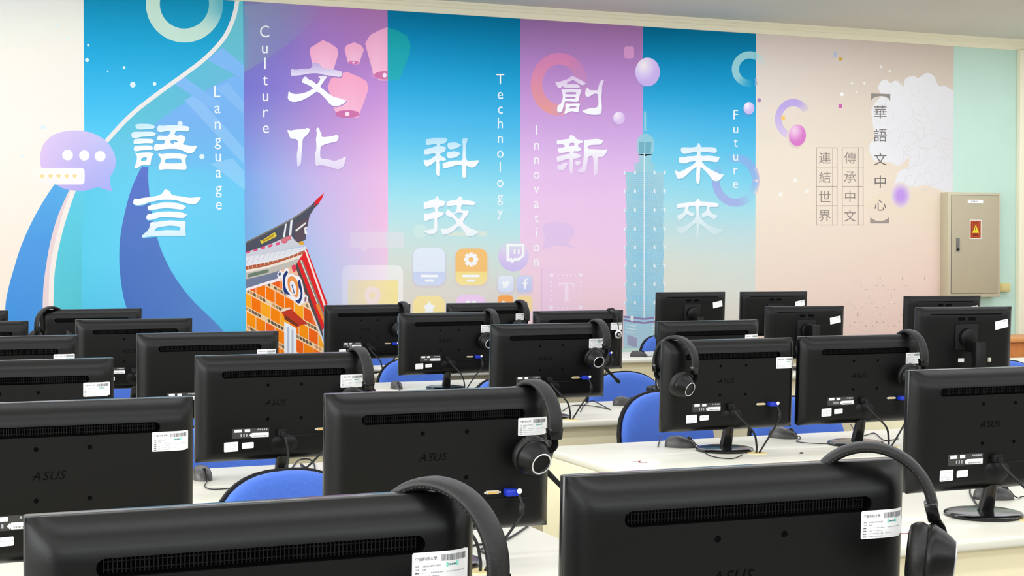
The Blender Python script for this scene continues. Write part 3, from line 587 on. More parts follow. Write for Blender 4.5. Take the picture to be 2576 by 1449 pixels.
# ---- calligraphy, traced stroke outlines in the zoomed picture's own units
_film[0] = 150
G = {
 'yu': (320, 300, 10.35, [
  [[(215,185),(240,130),(420,118),(600,130),(700,165),(715,205),(690,240),(640,248),(420,265),(280,262)]],
  [[(110,420),(150,335),(400,325),(640,325),(735,360),(745,390),(700,430),(560,445),(380,455),(230,490),(150,488)]],
  [[(165,610),(185,530),(260,508),(600,512),(680,545),(690,590),(650,625),(480,622),(340,635),(200,645)]],
  [[(170,780),(200,700),(300,688),(560,682),(650,715),(665,755),(630,795),(400,808),(230,832),(190,815)]],
  [[(205,868),(260,885),(400,868),(560,862),(640,875),(685,910),(640,980),(610,1130),(600,1190),(540,1190),(430,1190),(330,1220),(260,1280),(200,1275),(195,1240),(240,1110),(255,1000),(240,940)],[(355,1060),(400,1005),(480,990),(520,1030),(480,1075),(400,1095)]],
  [[(780,250),(800,180),(850,160),(930,168),(1150,148),(1350,160),(1560,180),(1620,225),(1600,290),(1560,315),(1400,300),(1300,305),(1245,350),(1240,410),(1290,430),(1400,415),(1490,450),(1515,520),(1480,590),(1455,650),(1560,675),(1700,695),(1815,690),(1790,760),(1730,850),(1650,885),(1560,875),(1450,820),(1330,780),(1200,770),(1030,775),(880,790),(770,820),(710,800),(695,740),(720,660),(770,645),(880,655),(960,630),(990,580),(950,545),(860,550),(790,540),(780,490),(820,425),(900,430),(1040,430),(1090,400),(1120,340),(1110,300),(1020,305),(900,330),(810,320)],[(1120,590),(1150,550),(1240,540),(1320,575),(1320,605),(1240,600),(1200,640),(1150,630)]],
  [[(810,890),(850,895),(920,905),(1100,880),(1300,885),(1440,905),(1530,920),(1555,955),(1520,1030),(1525,1150),(1545,1240),(1540,1290),(1490,1310),(1300,1305),(980,1300),(870,1318),(825,1290),(820,1220),(860,1140),(880,1050),(860,990),(820,940)],[(985,1090),(1020,1035),(1130,1020),(1330,1020),(1400,1050),(1415,1110),(1380,1145),(1020,1145)]]]),
 'yan': (320, 470, 10.35, [
  [[(155,420),(180,320),(215,305),(290,318),(400,290),(560,270),(780,235),(890,185),(940,130),(970,80),(1010,70),(1100,110),(1150,190),(1200,220),(1480,260),(1620,285),(1780,275),(1890,268),(1915,290),(1850,390),(1770,450),(1680,455),(1560,430),(1420,390),(1230,345),(1000,335),(820,350),(700,375),(560,400),(430,455),(280,480),(190,460)]],
  [[(530,540),(560,495),(700,460),(900,415),(1080,408),(1300,425),(1450,470),(1530,520),(1470,575),(1410,595),(1250,575),(1030,555),(850,570),(680,600),(560,603)]],
  [[(500,780),(530,720),(600,705),(800,660),(1000,642),(1200,645),(1400,665),(1500,700),(1550,735),(1480,800),(1420,815),(1200,800),(930,790),(780,815),(650,855),(520,855)]],
  [[(600,950),(640,918),(760,918),(900,890),(1100,875),(1220,878),(1350,895),(1490,892),(1520,920),(1515,1080),(1515,1180),(1530,1240),(1500,1285),(1420,1280),(1250,1275),(900,1275),(700,1285),(560,1298),(420,1318),(375,1290),(430,1230),(540,1130),(585,1030)],[(715,1130),(770,1070),(900,1040),(1080,1012),(1230,1020),(1370,1045),(1370,1130),(1250,1130),(1000,1125),(850,1145),(730,1150)]]]),
 'wen': (710, 150, 11.5, [
  [[(245,300),(265,270),(400,290),(600,265),(800,250),(870,200),(860,120),(930,90),(1030,105),(1110,160),(1160,240),(1300,265),(1500,290),(1690,335),(1735,380),(1720,450),(1680,495),(1600,495),(1350,460),(1180,435),(1040,400),(900,395),(740,410),(560,445),(340,465),(260,455)]],
  [[(570,630),(600,550),(640,495),(700,500),(760,565),(880,620),(960,690),(1000,710),(1040,670),(1090,590),(1090,540),(1045,500),(1100,475),(1200,465),(1270,475),(1285,520),(1220,600),(1150,710),(1105,780),(1200,870),(1350,990),(1500,1080),(1650,1115),(1750,1150),(1850,1185),(1800,1250),(1680,1320),(1550,1350),(1450,1330),(1370,1280),(1300,1190),(1200,1080),(1080,970),(990,935),(900,990),(780,1070),(650,1140),(500,1200),(340,1225),(230,1200),(165,1130),(170,1020),(190,920),(260,970),(380,995),(560,980),(720,930),(880,845),(870,810),(780,750),(670,700),(590,665)]]]),
 'hua': (710, 310, 11.5, [
  [[(150,200),(250,210),(400,185),(640,165),(730,135),(785,165),(785,240),(720,330),(620,430),(590,510),(580,680),(560,880),(550,1080),(530,1190),(460,1250),(435,1220),(425,1050),(425,880),(450,750),(455,540),(430,490),(370,455),(270,450),(215,390),(180,300)]],
  [[(985,180),(1020,130),(1070,150),(1090,220),(1130,300),(1140,370),(1190,400),(1350,385),(1480,365),(1570,340),(1630,390),(1615,470),(1560,535),(1450,555),(1260,605),(1140,660),(1105,760),(1100,880),(1120,1010),(1250,1030),(1400,1065),(1520,1090),(1680,1040),(1845,970),(1820,1100),(1770,1250),(1680,1310),(1610,1335),(1500,1310),(1350,1255),(1120,1215),(990,1235),(960,1150),(950,1000),(955,870),(985,760),(985,600),(978,450),(1000,320)]]]),
 'ke': (1050, 335, 11.5, [
  [[(240,250),(270,170),(380,165),(450,135),(780,135),(860,180),(830,260),(760,300),(680,310),(655,350),(700,380),(810,400),(825,450),(780,540),(690,565),(660,605),(700,665),(790,710),(825,760),(790,795),(640,800),(640,950),(635,1215),(610,1245),(540,1170),(545,1000),(545,830),(520,815),(440,880),(340,940),(255,960),(210,900),(180,770),(240,780),(330,770),(440,710),(530,640),(510,590),(420,590),(230,620),(190,550),(220,470),(300,450),(440,410),(560,365),(540,320),(430,325),(290,345),(250,310)]],
  [[(870,350),(890,285),(960,275),(1100,265),(1190,300),(1265,350),(1190,400),(1080,450),(960,465),(900,440)]],
  [[(850,640),(870,560),(950,540),(1050,520),(1150,535),(1240,580),(1190,650),(1100,700),(960,725),(880,710)]],
  [[(1300,200),(1340,150),(1440,150),(1440,230),(1415,330),(1400,520),(1415,700),(1440,790),(1550,800),(1660,790),(1780,790),(1730,900),(1660,970),(1570,995),(1480,970),(1420,940),(1415,1100),(1415,1260),(1370,1290),(1310,1280),(1295,1150),(1290,980),(1270,910),(1150,920),(1000,960),(860,1005),(760,1010),(735,960),(735,880),(800,850),(960,810),(1100,790),(1290,780),(1305,600),(1315,400)]]]),
 'ji': (1050, 485, 11.5, [
  [[(180,250),(230,265),(400,210),(520,170),(545,100),(580,95),(610,140),(630,200),(740,235),(820,250),(790,330),(740,390),(640,400),(600,450),(600,530),(680,560),(770,590),(700,670),(575,740),(580,880),(575,1080),(540,1150),(450,1200),(330,1190),(180,1110),(330,1070),(470,1020),(485,900),(490,750),(400,760),(220,815),(195,720),(195,600),(300,600),(500,550),(505,480),(480,425),(380,430),(220,470),(195,400)]],
  [[(840,310),(870,250),(1000,220),(1150,190),(1190,115),(1260,110),(1300,160),(1330,215),(1500,225),(1620,250),(1685,285),(1650,345),(1580,358),(1420,345),(1300,345),(1265,400),(1270,480),(1330,515),(1460,515),(1485,570),(1430,660),(1360,750),(1320,850),(1400,940),(1500,1010),(1620,1060),(1770,1130),(1700,1200),(1540,1255),(1440,1245),(1380,1170),(1290,1040),(1205,960),(1100,1050),(960,1150),(830,1205),(740,1205),(700,1150),(670,1020),(740,1050),(860,1040),(1000,970),(1130,880),(1100,800),(1010,720),(890,680),(820,600),(850,510),(900,485),(980,560),(1050,585),(1110,540),(1140,460),(1140,370),(1080,360),(960,380),(870,395)],[(1065,620),(1200,570),(1320,600),(1260,700),(1210,755),(1130,705)]]]),
 'chuang': (1380, 180, 11.5, [
  [[(195,300),(300,300),(480,240),(590,195),(660,125),(720,130),(820,190),(960,260),(1050,320),(1075,355),(1020,385),(940,385),(850,330),(700,250),(510,360),(700,365),(850,380),(895,430),(860,465),(460,460),(430,420),(330,470),(270,460),(220,360)]],
  [[(370,520),(480,520),(650,500),(800,520),(930,520),(950,570),(910,660),(880,780),(850,865),(700,870),(500,860),(460,910),(420,1050),(380,1150),(310,1185),(255,1150),(260,1000),(350,930),(400,800),(410,680)],[(500,655),(520,600),(780,600),(795,640),(770,660)],[(500,780),(515,735),(760,735),(775,770),(740,785)]],
  [[(490,930),(600,930),(750,925),(880,925),(910,950),(880,1030),(875,1120),(840,1180),(700,1150),(600,1165),(480,1225),(455,1200),(490,1080)],[(590,1060),(640,1010),(720,1000),(805,1020),(760,1060)]],
  [[(1060,600),(1080,500),(1120,460),(1155,480),(1180,530),(1300,540),(1425,530),(1445,430),(1480,310),(1540,245),(1595,250),(1590,310),(1550,420),(1545,560),(1530,750),(1540,1000),(1535,1150),(1480,1235),(1350,1250),(1200,1240),(1060,1200),(975,1150),(1060,1100),(1200,1065),(1380,1040),(1440,960),(1440,800),(1430,690),(1390,640),(1300,650),(1210,705),(1130,730),(1070,690)]]]),
 'xin': (1380, 330, 11.5, [
  [[(235,300),(270,260),(350,265),(450,235),(580,220),(610,160),(620,120),(700,125),(760,165),(820,230),(960,270),(1005,305),(970,340),(890,355),(850,430),(930,490),(935,540),(880,575),(740,580),(715,610),(800,645),(930,690),(880,770),(750,795),(710,850),(710,1000),(690,1210),(660,1230),(610,1150),(605,1000),(610,830),(580,800),(450,830),(270,890),(240,830),(240,740),(330,720),(500,670),(600,650),(615,610),(580,595),(440,620),(330,640),(280,580),(270,500),(350,490),(450,460),(470,430),(420,385),(270,385),(240,350)],[(595,400),(620,350),(700,335),(750,360),(730,420),(620,440)]],
  [[(250,1010),(380,950),(500,905),(545,930),(520,1010),(440,1110),(350,1140),(280,1100)]],
  [[(770,910),(800,865),(920,880),(915,930),(860,990),(790,960)]],
  [[(1025,280),(1060,260),(1200,240),(1420,225),(1530,255),(1585,270),(1550,340),(1480,385),(1300,395),(1180,410),(1135,450),(1150,510),(1300,520),(1500,530),(1640,535),(1695,510),(1680,590),(1640,670),(1560,740),(1440,745),(1420,850),(1420,1100),(1410,1240),(1350,1280),(1300,1250),(1300,1000),(1290,770),(1240,715),(1170,730),(1130,850),(1110,1000),(1080,1130),(1020,1190),(950,1205),(830,1140),(930,1080),(980,1000),(1010,800),(1025,650),(1030,450)]]]),
 'wei': (1680, 350, 11.5, [
  [[(375,320),(400,250),(500,235),(680,240),(830,210),(870,125),(900,115),(940,170),(970,230),(1150,230),(1350,245),(1420,315),(1400,385),(1340,395),(1150,375),(970,380),(945,440),(1000,485),(1150,475),(1300,490),(1480,520),(1490,560),(1450,640),(1390,665),(1200,640),(1000,640),(1030,710),(1150,820),(1300,910),(1420,965),(1530,1020),(1610,1020),(1570,1110),(1480,1190),(1390,1215),(1310,1190),(1240,1110),(1130,970),(970,820),(945,840),(930,1000),(925,1180),(890,1285),(850,1290),(820,1200),(820,1000),(830,820),(800,820),(680,910),(520,1060),(400,1135),(290,1145),(250,1080),(210,910),(290,940),(400,925),(560,840),(720,740),(800,660),(780,640),(620,660),(500,700),(380,695),(320,650),(320,550),(370,525),(450,525),(600,495),(780,485),(840,450),(840,390),(810,370),(680,385),(540,420),(430,415)]]]),
 'lai': (1680, 490, 11.5, [
  [[(255,320),(280,265),(500,235),(650,210),(800,195),(850,125),(890,115),(930,180),(1050,195),(1230,215),(1450,250),(1470,290),(1440,350),(1220,350),(1205,420),(1240,500),(1320,560),(1435,600),(1400,670),(1340,700),(1260,670),(1160,600),(1110,620),(1030,670),(985,630),(985,540),(1040,520),(1110,460),(1140,390),(1120,330),(1000,318),(930,330),(905,400),(910,540),(940,650),(1000,730),(1130,850),(1300,930),(1450,990),(1600,1020),(1500,1100),(1380,1160),(1270,1140),(1130,1010),(930,850),(910,870),(915,1000),(900,1250),(840,1250),(820,1100),(830,870),(800,830),(700,890),(540,1050),(400,1130),(290,1090),(250,940),(350,950),(500,900),(650,810),(760,720),(815,600),(825,500),(800,360),(770,325),(640,325),(595,370),(600,450),(660,510),(775,540),(740,610),(690,630),(620,590),(560,570),(510,590),(430,680),(340,740),(290,690),(275,590),(350,580),(450,510),(500,390),(460,360),(290,390)]]]),
}
ALPHA = {'yu': lambda x, y: clamp(.62+(y-312)/60*.35+(x-330)/600), 'yan': lambda x, y: clamp(1.0-(y-545)/60*.28), 'wen': lambda x, y: clamp(.62+(y-178)/30*.4), 'hua': lambda x, y: clamp(1.05-(y-355)/70*.5),
 'ke': lambda x, y: clamp(.55+(y-345)/75*.5), 'ji': lambda x, y: clamp(1.0-(y-560)/50*.3), 'chuang': lambda x, y: clamp(.5+(y-190)/75*.55), 'xin': lambda x, y: clamp(1.0-(y-375)/60*.55),
 'wei': lambda x, y: clamp(.8+(y-365)/50*.2), 'lai': lambda x, y: clamp(1.0-(y-515)/75*.8)}
UND = {'yu': c_wave, 'yan': c_wave}
for k, (ox, oy, s, pcs) in G.items():
    polys = [[crop(catmull(lp, 3, True), ox, oy, s) for lp in pc] for pc in pcs]
    u = UND.get(k, f_under)
    sh = [[[(x+1.2, y+2.4) for x, y in lp] for lp in pc] for pc in polys]
    cs = paint('printed_character_shadow', sh, over((70, 80, 140), lambda x, y, f=ALPHA[k]: .16*f(x, y), u), 9, (0, 14))
    ch = paint('calligraphy_character', polys, over(WHITE, ALPHA[k], u), 10, (0, 9)); cs.parent = ch

# ---- words set in type
_tm = {}
def glyph(ch):
    """outline mesh of one character in the default font: vertices, faces, bounds"""
    if ch not in _tm:
        cu = bpy.data.curves.new('t', 'FONT'); cu.body = ch; cu.size = 1.0; cu.resolution_u = 3
        o = bpy.data.objects.new('t', cu); COL.objects.link(o); dg = bpy.context.evaluated_depsgraph_get(); dg.update()
        me = bpy.data.meshes.new_from_object(o.evaluated_get(dg))
        V = [(v.co.x, v.co.y) for v in me.vertices]; F = [list(p.vertices) for p in me.polygons]
        bpy.data.objects.remove(o); bpy.data.curves.remove(cu); bpy.data.meshes.remove(me)
        b = (min(v[0] for v in V), max(v[0] for v in V), min(v[1] for v in V), max(v[1] for v in V)) if V else (0, 0, 0, 0)
        _tm[ch] = (V, F, b)
    return _tm[ch]
CAP = glyph('L')[2][3]
def word(txt, x0, dx, y0, dy, cap, a=.96):
    s = cap/CAP
    for i, c in enumerate(txt):
        gv, gf, b = glyph(c); m = (b[0]+b[1])/2; _film[0] -= 1 if i else 0
        raw_mesh('printed_letter', [(x0+dx*i+(x-m)*s*.9, y0+dy*i-y*s) for x, y in gv], gf, over(WHITE, a), 11)
word('Language', 546.5, .6, 244.5, 40.4, 29); word('Culture', 665.6, .55, 93.7, 40.2, 29); word('Technology', 1258.7, -.05, 212, 36.9, 26)
word('Innovation', 1350, -.1, 339.6, 36.6, 25); word('Future', 1851, -.1, 300.3, 34.6, 24)
def cjk(name, items, col, layer=11, parent=None, thin=1.0):
    for c, x, y, h in items:
        gv, gf, b = glyph(c); s = h/(b[3]-b[2]); mx, my = (b[0]+b[1])/2, (b[2]+b[3])/2
        s2 = min(s, h/(b[1]-b[0])*1.05)
        o = raw_mesh(name, [(x+(p-mx)*s2, y-(q-my)*s2) for p, q in gv], gf, col, layer, parent)
    return o
INKG = (136, 128, 124)
cjk('title_character', [(c, 2214.5, y, h) for c, y, h in (('華', 282, 33), ('語', 340, 33), ('文', 400, 32), ('中', 457, 32), ('心', 516, 28))], (126, 120, 118))
paint('title_bracket', [[[(2191.5, 235), (2239.5, 236.5), (2239.5, 254.5), (2236, 248), (2226, 243), (2215, 241.5), (2203, 243.5), (2195, 248), (2191.5, 253)]]], (150, 143, 138), 11)
paint('title_bracket', [[[(2189, 545), (2193, 550), (2203, 555), (2214, 556.5), (2226, 554), (2234, 549), (2237, 545), (2237, 562), (2189, 562)]]], (168, 156, 150), 11)
for nm, txt, xa, xb, xc, xt in (('motto_column', '傳承中文', 2119, 2171.6, 2159.4, 2138.5), ('motto_column', '連結世界', 2054, 2106, 2094.8, 2075)):
    cjk('motto_character', [(c, xt, 397+48.6*i, 29) for i, c in enumerate(txt)], (160, 148, 142))
    ys = [371.6, 420, 469, 517.5, 565.8]
    rules = [[[(xa, y-.6), (xb, y-.6), (xb, y+.6), (xa, y+.6)]] for y in ys]+[[[(x-.6, ys[0]), (x+.6, ys[0]), (x+.6, ys[-1]), (x-.6, ys[-1])]] for x in (xa, xb, xc)]
    paint('ruled_grid', rules, (176, 160, 152), 11)

# ---------------------------------------------------------------- furniture and equipment materials
M_shell = material('black_textured_plastic', (11, 11, 11), 0.35, 0.28, bump=0.07, bscale=900)
M_gloss = material('glossy_black_plastic', (10, 10, 11), 0.18, 0.5)
M_matte = material('matte_black_plastic', (15, 15, 16), 0.6, 0.3)
M_dark = material('dark_plastic_and_shade', (4, 4, 4), 0.8, 0.05)  # near-black puts shade into slots, holes and gaps; plain black elsewhere
M_rib = material('grille_plastic', (13, 13, 12), 0.5, 0.2)
M_mark = material('raised_mark_plastic', (5, 5, 5), 0.6, 0.06)
M_label = material('white_paper_label', (255, 255, 254), 0.55, 0.3, noise=0.02, nscale=30)
M_inkd = material('label_ink', (92, 92, 96), 0.6, 0.2)
M_inkl = material('label_ink_light', (176, 178, 186), 0.6, 0.2)
M_cyan = material('cyan_label_patch', (150, 236, 218), 0.6, 0.2)
M_inkc = material('cyan_label_ink', (50, 130, 130), 0.6, 0.2)
M_rate = material('grey_rating_label', (62, 60, 58), 0.4, 0.4)
M_port = material('port_shell', (216, 212, 196), 0.35, 0.5)
M_gold = material('gold_contact', (222, 178, 92), 0.35, 0.5)
M_blue = material('blue_plug_plastic', (24, 52, 190), 0.4, 0.5)
M_cable = material('black_cable_rubber', (24, 24, 25), 0.5, 0.4)
M_leather = material('black_padded_leather', (19, 18, 18), 0.45, 0.4, bump=0.25, bscale=600)
M_stitch = material('stitch_thread', (66, 62, 58), 0.7, 0.2)
M_silver = material('silver_ring', (222, 222, 226), 0.28, 0.6, metal=0.6)
M_top = material('cream_desk_laminate', (224, 221, 206), 0.38, 0.4, noise=0.03, nscale=6)
M_edge = material('cream_desk_edge', (226, 216, 184), 0.45, 0.35)
M_panel = material('tan_desk_panel', (246, 235, 198), 0.6, 0.3, noise=0.02, nscale=5)
M_side = material('cream_desk_side', (252, 244, 208), 0.55, 0.3)
M_grom = material('cream_grommet_plastic', (236, 216, 156), 0.5, 0.4)
M_fabric = material('blue_seat_fabric', (84, 124, 218), 0.85, 0.2, bump=0.5, bscale=1400, rgb2=(68, 108, 206), nscale=500, sheen=0.15)
M_mouse = material('black_mouse_plastic', (66, 64, 64), 0.33, 0.5)
M_screen = material('dark_lcd_screen', (9, 9, 11), 0.2, 0.5)
M_red = material('red_card_ink', (150, 40, 40), 0.6, 0.2)

def mesh_from(name, bm, mats):
    me = bpy.data.meshes.new(name); bm.to_mesh(me); bm.free()
    for m in mats: me.materials.append(m)
    return me
def smooth_angle(o, deg=40):
    for p in o.data.polygons: p.use_smooth = True
    o.data.set_sharp_from_angle(angle=math.radians(deg))
    return o
def copy_tree(o, parent=None):
    c = o.copy(); COL.objects.link(c); c.parent = parent
    for ch in o.children: copy_tree(ch, c)
    return c

# ---------------------------------------------------------------- desktop monitor with a round foot
PW, PH, TOPZ, TILT = 0.51, 0.311, 0.389, 0.0486
ct, st = math.cos(TILT), math.sin(TILT)
def pan(u, v, w): return Vector((u, v*st-w*ct, TOPZ-v*ct-w*st))
def shell_depth(u, v, D=0.034, e=0.046):
    def s(d): return 1-(1-clamp(d/e))**2.6
    du = PW/2-abs(u)
    return 0.004+(D-0.004)*s(du)*s(min(v/1.1, (PH-v)*1.6))
def knots(L, e, inner):
    k = [0, .0012, .003, .006, .010, .015, .021, .028, .036, .046]
    k = [x for x in k if x <= e]; a = k[:]; b = [L-x for x in k][::-1]
    m = [k[-1]+(b[0]-k[-1])*i/inner for i in range(1, inner)]
    return a+m+b
def panel_solid(parent, name, D, slot=True, mat=None):
    us = [x-PW/2 for x in knots(PW, .046, 10)]; vs_ = knots(PH, .046, 8)
    bm = bmesh.new(); g = [[bm.verts.new((u, v, shell_depth(u, v, D))) for v in vs_] for u in us]
    for i in range(len(us)-1):
        for j in range(len(vs_)-1): bm.faces.new((g[i][j], g[i+1][j], g[i+1][j+1], g[i][j+1]))
    h = {}
    rim = [g[i][0] for i in range(len(us))]+[g[-1][j] for j in range(1, len(vs_))]+[g[i][-1] for i in range(len(us)-2, -1, -1)]+[g[0][j] for j in range(len(vs_)-2, 0, -1)]
    low = [bm.verts.new((v.co.x, v.co.y, 0.0)) for v in rim]
    for i in range(len(rim)):
        j = (i+1) % len(rim); bm.faces.new((rim[i], low[i], low[j], rim[j]))
    bm.faces.new(low[::-1])
    bmesh.ops.recalc_face_normals(bm, faces=bm.faces)
    o = obj(name, bm, mat or M_shell, None)
    if slot:
        cb = bmesh.new(); n = 10; L2, hh, vc, r = 0.185, 0.0105, 0.0535, 0.0105
        pts = [(L2-r+r*math.cos(a), vc+r*math.sin(a)) for a in [math.radians(-90+180*k/n) for k in range(n+1)]]+[(-(L2-r)+r*math.cos(a), vc+r*math.sin(a)) for a in [math.radians(90+180*k/n) for k in range(n+1)]]
        a = [cb.verts.new((x, y, D-0.014)) for x, y in pts]; b = [cb.verts.new((x, y, D+0.02)) for x, y in pts]
        for i in range(len(pts)):
            j = (i+1) % len(pts); cb.faces.new((a[i], a[j], b[j], b[i]))
        cb.faces.new(a[::-1]); cb.faces.new(b); bmesh.ops.recalc_face_normals(cb, faces=cb.faces)
        c = obj('cutter', cb, M_dark, None)
        m = o.modifiers.new('cut', 'BOOLEAN'); m.object = c; m.operation = 'DIFFERENCE'; m.solver = 'EXACT'
        dg = bpy.context.evaluated_depsgraph_get(); dg.update()
        me = bpy.data.meshes.new_from_object(o.evaluated_get(dg)); o.modifiers.clear(); o.data = me
        bpy.data.objects.remove(c); o.data.materials.clear(); o.data.materials.append(mat or M_shell); o.data.materials.append(M_dark)
        for p in o.data.polygons: p.material_index = 1 if (p.center.z < D-.0006 and abs(p.center.x) < .1855 and .0425 < p.center.y < .0645) else 0  # recess faces take the near-black, shade put into the colour
    for v in o.data.vertices: v.co = pan(v.co.x, v.co.y, v.co.z)
    o.data.update(); o.parent = parent
    return smooth_angle(o, 35)
def pbox(bm, u0, u1, v0, v1, w0, w1, bevel=0.0, mi=0):
    n0 = len(bm.verts); t = bmesh.new(); add_box(t, u0, u1, v0, v1, w0, w1, bevel)
    for f in t.faces: f.material_index = mi
    for v in t.verts: v.co = pan(v.co.x, v.co.y, v.co.z)
    me = bpy.data.meshes.new('t'); t.to_mesh(me); t.free(); bm.from_mesh(me); bpy.data.meshes.remove(me)
def pflat(bm, pts, w, mi=0, lift=0.0):
    """a thin printed shape lying on the shell"""
    for t in tessellate_polygon([[Vector((u, v, 0)) for u, v in pts]]):
        try: f = bm.faces.new([bm.verts.new(pan(pts[i][0], pts[i][1], (shell_depth(*pts[i]) if w is None else w)+lift)) for i in t]); f.material_index = mi
        except ValueError: pass
def pgrid(bm, u0, u1, v0, v1, lift, mi=0, nu=10, r=0.002):
    """a sticker that follows the curve of the shell"""
    P = [[bm.verts.new(pan(u0+(u1-u0)*i/nu, v, shell_depth(u0+(u1-u0)*i/nu, v)+lift)) for i in range(nu+1)] for v in (v0, v0+r, v1-r, v1)]
    P[0][0].co = pan(u0+r*.7, v0, shell_depth(u0, v0)+lift); P[0][-1].co = pan(u1-r*.7, v0, shell_depth(u1, v0)+lift)
    P[-1][0].co = pan(u0+r*.7, v1, shell_depth(u0, v1)+lift); P[-1][-1].co = pan(u1-r*.7, v1, shell_depth(u1, v1)+lift)
    for a, b in zip(P, P[1:]):
        for i in range(nu): bm.faces.new((a[i], a[i+1], b[i+1], b[i])).material_index = mi
def ptext(bm, txt, u, v, h, lift, mi=0, w=None, adv=None, shear=0.0):
    for c in txt:
        if c == ' ': u += h*.5; continue
        gv, gf, b = glyph(c); s = h/CAP; n0 = [bm.verts.new(pan(u+(x-b[0]+shear*y)*s, v-y*s, (shell_depth(u, v) if w is None else w)+lift)) for x, y in gv]
        for f in gf:
            try: bm.faces.new([n0[k] for k in f]).material_index = mi
            except ValueError: pass
        u += adv if adv else (b[1]-b[0])*s+h*.22
    return u
def orient(bm, toward=Vector((0, -1, 0))):
    for f in bm.faces:
        f.normal_update()
        if f.normal.dot(toward) < 0: f.normal_flip()
    return bm
D = 0.034
def asset_print():
    bm = bmesh.new(); u0, v0 = 0.169, 0.064; L = 0.0007
    ptext(bm, '中臺科技大學', u0+.004, v0+.0085, .0033, L, 0, adv=.0044)
    rr = random.Random(2); x = u0+.036
    while x < u0+.068:
        w_ = rr.choice([.0003, .0004, .0007]); pflat(bm, [(x, v0+.003), (x+w_, v0+.003), (x+w_, v0+.0105), (x, v0+.0105)], None, 0, L); x += w_+rr.choice([.0003, .0005, .0008])
    pflat(bm, [(u0+.042, v0+.0125), (u0+.058, v0+.0117), (u0+.058, v0+.0172), (u0+.042, v0+.018)], None, 2, L)
    rr = random.Random(4)
    for k in range(5): pflat(bm, [(u0+.0445+k*.0022, v0+.0140), (u0+.0460+k*.0022, v0+.0139), (u0+.0460+k*.0022, v0+.0160), (u0+.0445+k*.0022, v0+.0161)], None, 3, L*1.3)
    ptext(bm, '編號', u0+.004, v0+.0162, .0016, L, 0, adv=.0026); ptext(bm, '3140101-07R3402', u0+.012, v0+.0165, .0021, L, 0)
    ptext(bm, '名稱', u0+.004, v0+.0202, .0016, L, 0, adv=.0026); ptext(bm, '電腦', u0+.012, v0+.0202, .0016, L, 0, adv=.0026)
    for k, n in enumerate((26, 10, 17, 11)):                  # further lines too fine to read
        y = v0+.0225+k*.0039
        for i in range(2): pflat(bm, [(u0+.004+i*.0026, y), (u0+.0058+i*.0026, y), (u0+.0058+i*.0026, y+.0016), (u0+.004+i*.0026, y+.0016)], None, 0, L)
        for i in range(n):
            if rr.random() < .18: continue
            x = u0+.012+i*.0022; pflat(bm, [(x, y+.0002), (x+.0014, y+.0002), (x+.0014, y+.0014), (x, y+.0014)], None, 1, L)
    return orient(bm)
def cable_mesh(pts, r, name, extra=None):
    bm = bmesh.new(); add_tube(bm, catmull(pts, 8), r, 8)
    if extra: add_tube(bm, extra[0], extra[1], 10)
    return mesh_from(name, fix(bm), [M_cable])
